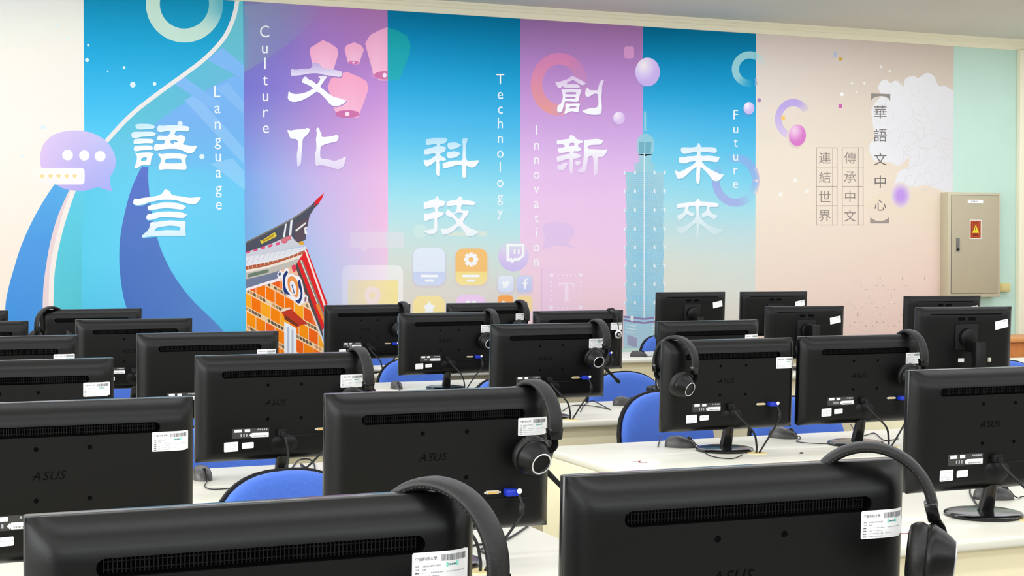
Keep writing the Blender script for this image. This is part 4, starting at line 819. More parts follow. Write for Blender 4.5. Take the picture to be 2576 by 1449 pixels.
def make_monitor():
    root = empty('monitor', (0, 0, 0))
    panel_solid(root, 'back_shell', D)
    bm = bmesh.new(); pbox(bm, -PW/2, PW/2, 0, PH, -.018, 0, .0025); smooth_angle(obj('front_bezel', bm, M_gloss, root), 40)
    bm = bmesh.new(); pbox(bm, -PW/2+.014, PW/2-.014, .014, PH-.024, -.0186, -.0176); obj('screen', bm, M_screen, root)
    bm = bmesh.new(); n = 74
    for k in range(n):
        u = -.176+.352*k/(n-1); pbox(bm, u-.0007, u+.0007, .0455, .0615, D-.0145, D-.0095)
    for k in (0.28, 0.72): pbox(bm, -.176, .176, .0435+.02*k-.0006, .0435+.02*k+.0006, D-.0145, D-.011)
    obj('vent_grille', bm, M_rib, root)
    bm = bmesh.new()
    bm.free()
    for s in (-1, 1):
        bm = bmesh.new()
        for k in range(26): u = s*(.085+k*.0045); pbox(bm, u-.0013, u+.0013, .289, .2945, .026, .0302)
        obj('bottom_vent', bm, M_dark, root)
    for s, v in ((-1, .087), (1, .087), (-1, .187), (1, .187)):
        bm = bmesh.new(); add_lathe(bm, [(0, .0003), (.0034, .0003), (.0042, .0009), (.0048, 0)], 16)
        for q in bm.verts: q.co = pan(s*.05+q.co.x, v+q.co.y, D+q.co.z)
        obj('mount_hole', fix(bm), M_dark, root)
    bm = bmesh.new(); ptext(bm, 'ASUS', -.058, .147, .0165, .0006, 0, w=D, shear=.28)
    t = [(-.058+.001, .1385), (-.046, .1385), (-.047, .1405), (-.0585, .1405)]; pflat(bm, t, D, 0, .0007)
    obj('raised_brand_mark', orient(bm), M_mark, root)
    bm = bmesh.new(); pgrid(bm, .169, .242, .063, .102, .0004); al = obj('asset_label', orient(bm), M_label, root, smooth=True); al['label'] = 'white barcode sticker'
    obj('label_print', asset_print(), [M_inkd, M_inkl, M_cyan, M_inkc], al)
    bm = bmesh.new(); pgrid(bm, -.155, -.046, .212, .241, .0004, nu=2); rl = obj('rating_label', orient(bm), M_rate, root)
    bm = bmesh.new(); rr = random.Random(8); L = .0008
    for q in ((-.148, .2145, .021, .0085), (-.118, .2145, .016, .0085)): pflat(bm, [(q[0], q[1]), (q[0]+q[2], q[1]), (q[0]+q[2], q[1]+q[3]), (q[0], q[1]+q[3])], None, 0, L)
    pflat(bm, [(-.096, .226), (-.047, .226), (-.047, .239), (-.096, .239)], None, 0, L)
    pflat(bm, [(-.104, .2325), (-.098, .226), (-.094, .2325), (-.098, .239)], None, 0, L)
    x = -.092
    while x < -.052: pflat(bm, [(x, .2335), (x+.0006, .2335), (x+.0006, .2375), (x, .2375)], None, 1, L*1.4); x += rr.choice([.0011, .0015, .002])
    for k in range(5): pflat(bm, [(-.080+k*.0062, .2145), (-.076+k*.0062, .2145), (-.076+k*.0062, .2155+rr.random()*.006), (-.080+k*.0062, .219)], None, 2, L)
    for k in range(3): pflat(bm, [(-.130+k*.008, .228), (-.126+k*.008, .228), (-.126+k*.008, .236), (-.130+k*.008, .236)], None, 2, L)
    obj('rating_print', orient(bm), [M_label, M_inkd, M_inkl], rl)
    for u0, u1, v0, v1, sk in ((-.178, -.137, .251, .279, -.0012), (-.126, -.091, .254, .2715, -.0012)):
        bm = bmesh.new(); pts = [(u0+.002, v0), (u1-.002, v0+sk), (u1, v0+.002+sk), (u1, v1-.002+sk), (u1-.002, v1+sk), (u0+.002, v1), (u0, v1-.002), (u0, v0+.002)]; pflat(bm, pts, None, 0, .0005)
        s_ = obj('small_sticker', orient(bm), M_label, root); s_['label'] = 'small white sticker'
        bm = bmesh.new()
        for r_ in range(4 if u1-u0 > .038 else 1):
            for i in range(9):
                if (i*7+r_*3) % 5: x = u0+.005+i*.0034; y = v0+.006+r_*.0058; pflat(bm, [(x, y), (x+.0022, y), (x+.0022, y+.0016), (x, y+.0016)], None, 0, .001)
        obj('sticker_print', orient(bm), M_inkl, s_)
    bm = bmesh.new(); pbox(bm, -.03, .20, .2375, .2405, D-.004, D+.0035, .001); obj('port_ridge', bm, M_shell, root)
    bm = bmesh.new(); pbox(bm, .096, .125, .219, .2265, D-.002, D+.0045, .001, 0); pbox(bm, .100, .121, .2205, .225, D+.0044, D+.005, 0, 1)
    for s in (.0935, .1275): pbox(bm, s-.0018, s+.0018, .2208, .2248, D, D+.006, .0008, 0)
    obj('video_port', bm, [M_port, M_gold], root)
    bm = bmesh.new(); pbox(bm, .136, .162, .2155, .2305, D, D+.024, .003, 0); pbox(bm, .158, .168, .2165, .2300, D+.008, D+.026, .003, 0)
    vp = smooth_angle(obj('video_plug', bm, M_blue, root), 40); vp['label'] = 'blue video cable plug'
    bm = bmesh.new(); add_lathe(bm, [(0, .001), (.0055, .001), (.006, 0)], 18, Matrix.Translation(pan(.1645, .2185, D+.0265)) @ Matrix.Rotation(math.radians(90), 4, 'X')); obj('thumb_screw', fix(bm), M_label, vp)
    bm = bmesh.new(); pbox(bm, -.022, .002, .216, .236, D, D+.016, .003); pbox(bm, -.014, .000, .222, .238, D+.01, D+.024, .003); smooth_angle(obj('power_plug', bm, M_matte, root), 40)
    p0 = pan(-.006, .238, D+.018); v0 = pan(.163, .228, D+.02)
    pc = obj_from(cable_mesh([p0, p0+Vector((.012, -.012, -.022)), Vector((.045, -.085, .075)), Vector((.060, -.082, .03)), Vector((.062, -.078, .002))], .0036, 'power_cable'), 'power_cable', root)
    v1 = v0+Vector((.004, -.012, -.022)); v2 = v1+Vector((-.002, -.002, -.026))
    obj_from(cable_mesh([v0, v1, v2, Vector((.105, -.088, .055)), Vector((.072, -.080, .002))], .0032, 'video_cable', ([v1, v1+(v2-v1)*1.0], .0068)), 'video_cable', root)
    bm = bmesh.new(); add_lathe(bm, [(0, .009), (.02, .008), (.036, .0055), (.046, .002), (.047, -.01)], 32)
    for q in bm.verts: q.co = pan(q.co.x, .262+q.co.y*.72, D-.004+q.co.z)
    smooth_angle(obj('hinge_cover', fix(bm), M_shell, root), 50)
    bm = bmesh.new(); top = Vector((0, -.012, .125)); bot = Vector((0, .024, .011)); R0 = []; R1 = []
    for k in range(16):
        a = 2*math.pi*k/16; c_, s_ = math.cos(a), math.sin(a); f = lambda q: abs(q)**.6*(1 if q > 0 else -1)
        R0.append(bm.verts.new(top+Vector((f(c_)*.016, f(s_)*.011, 0)))); R1.append(bm.verts.new(bot+Vector((f(c_)*.0215, f(s_)*.0145, 0))))
    for k in range(16): bm.faces.new((R0[k], R0[(k+1) % 16], R1[(k+1) % 16], R1[k]))
    bm.faces.new(R0); bm.faces.new(R1[::-1]); smooth_angle(obj('stand_neck', fix(bm), M_gloss, root), 40)
    bm = bmesh.new(); add_lathe(bm, [(0, .0165), (.05, .0155), (.085, .0125), (.097, .010), (.1, .0065), (.099, .001), (.094, 0), (0, 0)], 48, Matrix.Translation((0, .03, 0)))
    smooth_angle(obj('round_base', fix(bm), M_gloss, root), 40)
    return root
def obj_from(me, name, parent):
    o = bpy.data.objects.new(name, me); COL.objects.link(o); o.parent = parent
    for p in me.polygons: p.use_smooth = True
    return o
p0 = pan(-.006, .238, D+.018); v0 = pan(.163, .228, D+.02)
CAB_L = (cable_mesh([p0, p0+Vector((.006, -.012, -.024)), Vector((-.008, -.095, .075)), Vector((-.036, -.10, .02)), Vector((-.044, -.098, .002))], .0036, 'power_cable'),
         cable_mesh([v0, v0+Vector((.0, -.014, -.022)), Vector((.11, -.10, .115)), Vector((.04, -.11, .055)), Vector((-.036, -.098, .002))], .0032, 'video_cable', ([Vector((.128, -.098, .128)), Vector((.103, -.102, .108))], .0066)))

SEATS = {}
PROTO = make_monitor()
_first = [True]
MON_GROUP = 'desktop monitors in the classroom rows'
def place_monitor(key, x, y, label, rz=0.0, dz=0.0, cab=0):
    global PROTO
    o = PROTO if _first[0] else copy_tree(PROTO)
    _first[0] = False
    o.location = (x, y, DESK_Z); o.rotation_euler = (0, 0, rz)
    tag(o, label, 'monitor', MON_GROUP)
    for c in o.children:
        n = c.name.split('.')[0]
        c.location = (0, 0, 0)
        if n not in ('round_base', 'stand_neck', 'power_cable', 'video_cable'): c.location = (0, 0, dz)
        if cab and n == 'power_cable': c.data = CAB_L[0]
        if cab and n == 'video_cable': c.data = CAB_L[1]
    SEATS[key] = (x, y, rz, dz)
    return o
def at_top(px, py, side, z=EYE-.2829):                    # where a monitor stands whose top corner is seen at (px, py)
    q = on_level(px, py, z); return q.x+side*PW/2, q.y
MON = [
 ('M1', .376, 1.685, .004, .005, 0, 'nearest black monitor at the bottom left with a headset hanging over its right corner'),
 ('R1', 1.044, 1.763, -.027, 0, 0, 'large near black monitor at the lower right with a headset draped past its right edge'),
 ('L2l', .29, 3.06, .004, 0, 0, 'big black monitor cut by the left photo edge, just behind the nearest monitor'),
 ('M2', 1.079, 3.08, .005, -.006, 0, 'black monitor in the centre with headset and microphone arm on its right corner'),
 ('L3l', .298, 4.34, .004, -.002, 0, 'black monitor cut by the left edge with its barcode sticker fully showing, third row back'),
 ('B3', 1.046, 4.396, .005, -.006, 1, 'black monitor standing behind the blue chair back, left of the centre monitor'),
 ('L4l', .33, 5.56, 0, .002, 0, 'black monitor at the left edge whose barcode sticker is half hidden, fourth row back'),
 ('L4', 1.035, 5.482, 0, .007, 1, 'black monitor below the indigo wave, directly behind the headset-free left row'),
 ('L5l', .265, 6.92, 0, 0, 0, 'small sliver of a black monitor at the left edge, second farthest there'),
 ('L5', .972, 6.901, .001, .002, 0, 'black monitor without headset in front of the one wearing a headset at left'),
 ('L6l', .266, 8.28, 0, 0, 0, 'farthest black monitor corner peeking in at the left photo edge'),
 ('L6', .916, 8.062, 0, .009, 0, 'far left black monitor with a headset hooked over its left corner'),
 ('Rr', 2.597, 3.135, -.003, -.004, 0, 'black monitor cut by the right edge, mouse behind its round foot'),
 ('R2', 2.638, 4.534, -.001, -.003, 0, 'black monitor on the right bank with a headset over its left corner'),
 ('R2b', 3.158, 4.507, -.001, .002, 0, 'black monitor with a clear raised brand mark and a headset on its right corner'),
 ('M3', 2.487, 5.743, -.005, .003, 0, 'black monitor in the middle with headset and stub microphone arm pointing right'),
 ('R3', 3.36, 5.955, .001, -.007, 0, 'black monitor right behind the one with a headset on its left corner'),
 ('C4', 2.565, 7.21, 0, -.003, 0, 'black monitor with blue chair back below it, under the technology lettering'),
 ('M4', 3.294, 7.21, -.002, -.003, 0, 'black monitor with a thin wire headset hanging down its back, left of the printed tower'),
 ('C5a', 2.493, 8.371, 0, .003, 0, 'far black monitor right beside the printed brick gable'),
 ('C5b', 3.24, 8.40, 0, .004, 0, 'far black monitor under the printed app symbols with a headset at its right end'),
]
for k, x, y, rz, dz, cab, lab in MON: place_monitor(k, x, y, lab, rz, dz, cab)

# ---------------------------------------------------------------- desktop monitor on a pillar arm (far right rows)
def make_arm_monitor():
    root = empty('monitor', (0, 0, 0))
    panel_solid(root, 'back_shell', .026, slot=False)
    bm = bmesh.new(); pbox(bm, -PW/2, PW/2, 0, PH, -.016, 0, .0025); smooth_angle(obj('front_bezel', bm, M_gloss, root), 40)
    bm = bmesh.new(); pbox(bm, -PW/2+.012, PW/2-.012, .012, PH-.02, -.0166, -.0156); obj('screen', bm, M_screen, root)
    bm = bmesh.new(); pbox(bm, -.192, .192, .0305, .0345, .025, .0265); obj('vent_slot', bm, M_dark, root)
    bm = bmesh.new(); pbox(bm, -.062, .062, .078, .205, .024, .034, .006); smooth_angle(obj('mount_plate', bm, M_matte, root), 40)
    for k in (-1, 1):
        bm = bmesh.new(); pbox(bm, k*.028-.018, k*.028+.018, .047, .062, .0255, .0268); obj('carry_grip', bm, M_mark, root)
    bm = bmesh.new(); add_lathe(bm, [(0, .022), (.034, .022), (.042, .018), (.045, .004), (.045, 0)], 28)
    for q in bm.verts: q.co = pan(q.co.x, .142+q.co.y, .034+q.co.z)
    smooth_angle(obj('pivot', fix(bm), M_shell, root), 50)
    bm = bmesh.new(); q = pan(0, .142, .05); add_box(bm, -.022, .022, q.y-.075, q.y, q.z-.028, q.z+.02, .004); add_box(bm, -.026, .026, q.y-.105, q.y-.06, .02, q.z+.022, .004)
    smooth_angle(obj('pillar_arm', bm, M_shell, root), 40)
    bm = bmesh.new(); add_box(bm, -.12, .12, -.16, .07, 0, .014, .005); smooth_angle(obj('stand_base', bm, M_gloss, root), 40)
    bm = bmesh.new(); a = [(.152, .070), (.222, .056), (.226, .096), (.156, .110)]; pflat(bm, a, .0268); al = obj('asset_label', orient(bm), M_label, root); al['label'] = 'crooked white sticker'
    bm = bmesh.new()
    for k in range(4): pflat(bm, [(.196+k*.004, .0655-k*.0008), (.199+k*.004, .065-k*.0008), (.199+k*.004, .0705-k*.0008), (.196+k*.004, .071-k*.0008)], .0271)
    obj('label_print', orient(bm), M_inkl, al)
    bm = bmesh.new(); pflat(bm, [(-.04, .243), (-.008, .243), (-.008, .262), (-.04, .262)], .0268); obj('small_sticker', orient(bm), M_label, root)
    bm = bmesh.new(); pbox(bm, .120, .135, .243, .262, .024, .034, .002); obj('video_port', bm, M_port, root)
    bm = bmesh.new(); pbox(bm, .04, .049, .248, .262, .024, .034, .002); obj('data_plug', bm, M_gold, root)
    bm = bmesh.new(); p = pan(-.07, .25, .03); add_tube(bm, catmull([p, p+Vector((.004, -.01, -.03)), Vector((-.045, -.07, .08)), Vector((-.02, -.10, .012))], 8), .0035, 8); obj('power_cable', fix(bm), M_cable, root, smooth=True)
    return root
ARM = make_arm_monitor(); _f2 = [True]
def arm_monitor(key, x, y, rz, top_drop, label):
    o = ARM if _f2[0] else copy_tree(ARM); _f2[0] = False
    o.location = (x, y, DESK_Z); o.rotation_euler = (0, 0, rz); tag(o, label, 'monitor', 'arm-mounted monitors at the far right')
    dz = (EYE-top_drop-DESK_Z)-TOPZ
    for c in o.children:
        n = c.name.split('.')[0]; c.location = (0, 0, 0 if n in ('stand_base', 'pillar_arm', 'power_cable') else dz)
    SEATS[key] = (x, y, rz, dz)
arm_monitor('S1', 4.94, 9.0, -.05, .243, 'black arm-mounted monitor right of the printed tower with a crooked white sticker')
arm_monitor('S2', 5.67, 9.13, -.10, .249, 'black arm-mounted monitor half hidden behind another one, below the beige mural field')
arm_monitor('S3', 4.99, 7.69, -.10, .298, 'lower black arm-mounted monitor in front of the half hidden one on the right')
arm_monitor('S4', 4.72, 5.90, -.12, .244, 'black arm-mounted monitor at far right, in front of the tilted one')
arm_monitor('S5', 5.84, 7.50, -.13, .241, 'black arm-mounted monitor under the grey electrical cabinet')

# ---------------------------------------------------------------- desks
def desk(x0, x1, y0, y1, label, grommets=()):
    r = empty('computer_desk', ((x0+x1)/2, (y0+y1)/2, 0)); w = (x1-x0)/2; d = (y1-y0)/2
    tag(r, label, 'desk', 'cream computer desks in rows')
    bm = box(-w, w, -d, d, DESK_Z-.028, DESK_Z, .009, 3); smooth_angle(obj('desk_top', bm, [M_top, M_edge], r), 40)
    obj('front_panel', box(-w+.03, w-.03, -d+.05, -d+.068, .06, DESK_Z-.028), M_panel, r)
    for s in (-1, 1): obj('side_panel', box(s*(w-.012)-.012, s*(w-.012)+.012, -d+.012, d-.02, 0, DESK_Z-.028, .002), M_side, r)
    obj('cable_tray', box(-w+.03, w-.03, d-.16, d-.14, .3, .6), M_panel, r)
    for gx, gy in grommets:
        bm = bmesh.new(); add_lathe(bm, [(0, .0012), (.026, .0012), (.031, .0028), (.034, .0018), (.035, 0)], 28); smooth_angle(obj('cable_grommet', fix(bm), M_grom, r, loc=(gx-(x0+x1)/2, gy-(y0+y1)/2, DESK_Z)), 40)
    return r
def grom(*ks): return [(SEATS[k][0]+.066, SEATS[k][1]-.078) if k not in ('B3', 'L4') else (SEATS[k][0]-.04, SEATS[k][1]-.098) for k in ks]
desk(-.05, 1.455, 1.48, 2.12, 'cream desk carrying the two nearest monitors', grom('M1', 'R1'))
desk(-.05, 1.455, 2.85, 3.50, 'cream desk under the centre monitor with the microphone arm headset', grom('L2l', 'M2'))
desk(-.05, 1.455, 4.14, 4.80, 'cream desk with a mouse left of the monitor behind the blue chair back', grom('L3l', 'B3'))
desk(-.05, 1.455, 5.25, 5.91, 'cream desk mostly hidden under the fourth left row of monitors', grom('L4l', 'L4'))
desk(-.05, 1.455, 6.67, 7.33, 'cream desk under the fifth left row of monitors', grom('L5l', 'L5'))
desk(-.05, 1.455, 7.84, 8.50, 'cream desk farthest back on the left under the blue mural wave', grom('L6l', 'L6'))
desk(2.09, 3.62, 2.90, 3.56, 'cream desk at the lower right edge under the monitor with a mouse behind its foot', grom('Rr'))
desk(2.09, 3.62, 4.24, 4.90, 'cream desk with two mice and a white number card on the right', grom('R2', 'R2b'))
desk(2.09, 3.62, 5.62, 6.33, 'cream desk under the monitor with the stub microphone arm', grom('M3', 'R3'))
desk(2.09, 3.62, 7.04, 7.72, 'cream desk with a mouse under the monitor below the technology lettering', grom('C4', 'M4'))
desk(2.09, 3.62, 8.26, 8.94, 'cream desk beside the printed brick gable, last row of the middle bank', grom('C5a', 'C5b'))
desk(4.40, 7.20, 5.62, 6.28, 'cream desk under the big arm-mounted monitor at far right')
desk(4.40, 7.20, 7.36, 8.02, 'cream desk under the pair of arm-mounted monitors near the cabinet')
desk(4.20, 7.20, 8.86, 9.52, 'cream desk below the printed tower with a mouse at its left end')

# ---------------------------------------------------------------- chairs
def make_chair():
    r = empty('office_chair', (0, 0, 0))
    def sup(a, b, n, k, N=40):
        t = 2*math.pi*k/N; c, s = math.cos(t), math.sin(t); return (abs(c)**(2/n)*a*(1 if c >= 0 else -1), abs(s)**(2/n)*b*(1 if s >= 0 else -1))
    def pad(a, b, n, th, dome, curve, mat, name, M):
        bm = bmesh.new(); N = 40; rings = []
        for sc, h in ((1.0, -th), (1.0, 0), (.985, dome*.35), (.93, dome*.72), (.8, dome*.92), (.5, dome), (.0, dome)):
            if sc == 0: rings.append([bm.verts.new(M @ Vector((0, 0, h)))]); continue
            rg = []
            for k in range(N):
                x, y = sup(a*sc, b*sc, n, k, N); rg.append(bm.verts.new(M @ Vector((x, y, h+curve*x*x))))
            rings.append(rg)
        for p, q in zip(rings, rings[1:]):
            for k in range(N):
                if len(q) == 1: bm.faces.new((p[k], p[(k+1) % N], q[0]))
                else: bm.faces.new((p[k], p[(k+1) % N], q[(k+1) % N], q[k]))
        bm.faces.new(rings[0][::-1]); return smooth_angle(obj(name, fix(bm), mat, r), 50)
    # the chair faces -y, towards its desk; the back leans a little
    MB_ = Matrix.Translation((0, .23, .665)) @ Matrix.Rotation(math.radians(80), 4, 'X')
    pad(.213, .197, 2.35, .012, .028, .5, M_fabric, 'backrest', MB_)
    pad(.221, .205, 2.35, .022, .002, .5, M_matte, 'back_shell', MB_ @ Matrix.Translation((0, 0, -.012)))
    pad(.235, .22, 3.0, .03, .04, .1, M_fabric, 'seat', Matrix.Translation((0, 0, .43)))
    pad(.238, .223, 3.0, .03, .002, .0, M_matte, 'seat_pan', Matrix.Translation((0, 0, .405)))
    bm = bmesh.new(); add_tube(bm, catmull([(0, .0, .385), (0, .17, .385), (0, .262, .44), (0, .272, .56), (0, .262, .64)], 6), .014, 10); smooth_angle(obj('back_bar', fix(bm), M_matte, r), 50)
    bm = bmesh.new(); add_lathe(bm, [(0, .375), (.024, .375), (.024, .2), (.03, .2), (.03, .08), (0, .08)], 16); smooth_angle(obj('gas_column', fix(bm), M_matte, r), 40)
    for k in range(5):
        a = 2*math.pi*k/5+.3; d = Vector((math.cos(a), math.sin(a), 0)); bm = bmesh.new(); add_tube(bm, [d*.02+Vector((0, 0, .11)), d*.15+Vector((0, 0, .095)), d*.27+Vector((0, 0, .07))], [.022, .018, .013], 8); l = smooth_angle(obj('base_leg', fix(bm), M_matte, r), 50)
        bm = bmesh.new(); add_lathe(bm, [(0, .018), (.02, .018), (.026, .012), (.026, -.012), (.02, -.018), (0, -.018)], 16, Matrix.Translation(d*.265+Vector((0, 0, .026))) @ Matrix.Rotation(a, 4, 'Z') @ Matrix.Rotation(math.radians(90), 4, 'X')); smooth_angle(obj('caster', fix(bm), M_matte, l), 40)
    return r
CH = make_chair(); _f3 = [True]
def chair(x, y, label, rz=0.0, dz=0.0):
    o = CH if _f3[0] else copy_tree(CH); _f3[0] = False
    o.location = (x, y, 0); o.rotation_euler = (0, 0, rz); tag(o, label, 'chair', 'blue office chairs behind the desks')
    if dz:
        for c in o.children:
            if c.name.split('.')[0] in ('backrest', 'back_shell'): c.location = (0, 0, dz)
chair(.985, 3.72, 'blue chair whose rounded back rises between the nearest and the centre monitor', .1, -.012)
chair(1.03, 4.95, 'blue chair seen below the monitor left of the centre one', 0)
chair(1.03, 6.02, 'blue chair whose back shows in the gap between two left monitors', 0)
chair(.97, 7.45, 'blue chair far behind, showing a thin strip in the gap between left monitors', 0)
chair(2.80, 5.02, 'blue chair with a black rim behind the monitor wearing a headset on its left corner', .12, .03)
chair(3.36, 5.02, 'blue chair behind the monitor with the clear raised brand mark', -.05)
chair(3.31, 6.45, 'blue chair right of the monitor with the stub microphone arm', 0, -.01)
chair(2.70, 6.45, 'blue chair peeking out under the monitor with the stub microphone arm', 0)
chair(2.68, 7.82, 'blue chair below the monitor under the technology lettering', .1)
chair(3.36, 7.85, 'blue chair just showing left of the thin wire headset monitor', 0)
chair(2.78, 9.10, 'blue chair behind the monitor beside the printed brick gable', 0, -.04)
chair(5.17, 9.52, 'blue chair at the foot of the printed tower', .15)
chair(5.62, 6.40, 'blue chair top showing at the right photo edge before the wooden cabinet', 0)

# ---------------------------------------------------------------- computer mice
def make_mouse():
    r = empty('computer_mouse', (0, 0, 0)); bm = bmesh.new(); N = 28; rows = []
    for j in range(9):
        t = j/8; z = .041*math.sin(t*math.pi/2); s = math.cos(t*math.pi/2)**.62 if t < 1 else 0
        if s == 0: rows.append([bm.verts.new((0, .006, z))]); continue
        rg = []
        for k in range(N):
            a = 2*math.pi*k/N; x = .031*math.cos(a)*s*(1-.10*math.sin(a)); y = .056*math.sin(a)*s+.006*t
            rg.append(bm.verts.new((x*(1-.1*(1-t)), y, z-(.008*t*max(0, -math.sin(a))))))
        rows.append(rg)
    for p, q in zip(rows, rows[1:]):
        for k in range(N):
            if len(q) == 1: bm.faces.new((p[k], p[(k+1) % N], q[0]))
            else: bm.faces.new((p[k], p[(k+1) % N], q[(k+1) % N], q[k]))
    bm.faces.new(rows[0][::-1]); smooth_angle(obj('mouse_body', fix(bm), M_mouse, r), 60)
    bm = bmesh.new(); g_ = []
    for k in range(12):
        t = .12+.80*k/11; s = math.cos(t*math.pi/2)**.62; g_.append((0, -.056*s+.006*t-.0002, .041*math.sin(t*math.pi/2)-.008*t+.0002))
    add_tube(bm, g_, .0011, 6); obj('button_gap', fix(bm), M_dark, r)
    bm = bmesh.new(); add_lathe(bm, [(0, .0035), (.009, .0035), (.010, .002), (.010, -.002), (.009, -.0035), (0, -.0035)], 18, Matrix.Translation((0, -.030, .0285)) @ Matrix.Rotation(math.radians(90), 4, 'Y')); smooth_angle(obj('scroll_wheel', fix(bm), M_gloss, r), 40)
    return r
MS = make_mouse(); _f4 = [True]
def mouse(p, rz, label, cable):
    """rz = 0 points the cable end towards the photographer; cable = world points on the desk"""
    global MS
    o = MS if _f4[0] else copy_tree(MS)
    _f4[0] = False
    for c in list(o.children):
        if c.name.startswith('mouse_cable'): bpy.data.objects.remove(c)
    o.location = (p[0], p[1], DESK_Z); o.rotation_euler = (0, 0, rz); tag(o, label, 'mouse', 'black computer mice on the desks')
    inv = Matrix.Rotation(-rz, 4, 'Z') @ Matrix.Translation((-p[0], -p[1], -DESK_Z))
    pts = [Vector((0, -.053, .012)), Vector((0, -.066, .004))]+[inv @ Vector((q[0], q[1], DESK_Z+.003)) for q in cable]
    bm = bmesh.new(); add_tube(bm, catmull(pts, 8), .0017, 6); obj('mouse_cable', fix(bm), M_cable, o, smooth=True)
dk = lambda u, v: on_level(u, v, DESK_Z)
mouse(dk(508, 1205), .06, 'black mouse on the left desk between two monitors, its cord curling right', [dk(515, 1225), dk(530, 1233), dk(570, 1232), dk(620, 1226)])
mouse(dk(997, 978), .0, 'black mouse on the desk below the technology lettering', [dk(1000, 992), dk(1040, 990), dk(1080, 980)])
mouse(dk(1712, 1125), 1.0, 'black mouse lying sideways left of the round monitor foot on the right desk', [dk(1765, 1133), dk(1790, 1150), dk(1840, 1156), dk(1868, 1146)])
mouse(dk(1970, 1102), .75, 'black mouse right of the round monitor foot on the right desk', [dk(2005, 1113), dk(2060, 1118), dk(2110, 1116)])
mouse(dk(1572, 1020), 1.1, 'black mouse beside the blue chair back in the middle of the photo', [dk(1610, 1020), dk(1600, 1008), dk(1560, 1010)])
mouse(dk(1606, 897), 1.2, 'black mouse on the far desk in front of the printed tower', [dk(1625, 899), dk(1640, 896)])
mouse((2.80, 3.37), 1.1, 'black mouse behind the round monitor foot at the right photo edge', [(2.9, 3.36), (2.95, 3.3), (2.9, 3.2)])

# ---------------------------------------------------------------- loose cables on the desks
def loose_cable(pts, label, r=.0026):
    p = pts[0]; bm = bmesh.new(); o0 = Vector((p[0], p[1], DESK_Z))
    add_tube(bm, catmull([Vector((q[0], q[1], DESK_Z+(q[2] if len(q) > 2 and q[2] < .5 else .0035)))-o0 for q in pts], 8), r, 7)
    o = obj('desk_cable', fix(bm), M_cable, None, smooth=True, loc=o0); tag(o, label, 'cable')
d2 = lambda u, v: (dk(u, v).x, dk(u, v).y)
loose_cable([d2(735, 1180), d2(752, 1160), d2(778, 1158), d2(792, 1175), d2(785, 1198), d2(770, 1190), d2(757, 1170), d2(775, 1182), d2(815, 1190)], 'black cable loop on the desk right of the monitor foot, left of the centre monitor')
loose_cable([d2(1180, 1378), d2(1215, 1373), d2(1238, 1380), d2(1225, 1395), d2(1208, 1386), d2(1240, 1378), d2(1290, 1352), d2(1330, 1325)], 'black cable crossing the white desk below the centre monitor')
loose_cable([d2(1415, 1036), d2(1440, 1022), d2(1490, 1023), d2(1535, 1032)], 'black cable lying right of the foot of the stub microphone monitor', .002)
loose_cable([d2(1460, 1038), d2(1470, 1020), d2(1490, 1010), d2(1512, 1020), d2(1537, 1033)], 'second thin cable looping by the chair, right of the stub microphone monitor', .002)
loose_cable([d2(1655, 1126), d2(1660, 1108), d2(1662, 1100)], 'short thin cord standing left of the sideways mouse on the right desk', .002)
loose_cable([d2(2140, 1070), d2(2150, 1085), d2(2170, 1098), d2(2200, 1092), d2(2225, 1110), d2(2260, 1106)], 'thin black cable behind the foot of the brand mark monitor', .002)
loose_cable([d2(2440, 1232), d2(2443, 1250), d2(2470, 1285), d2(2520, 1303), d2(2560, 1300)], 'black cable crossing the round monitor foot at the right photo edge', .0026)

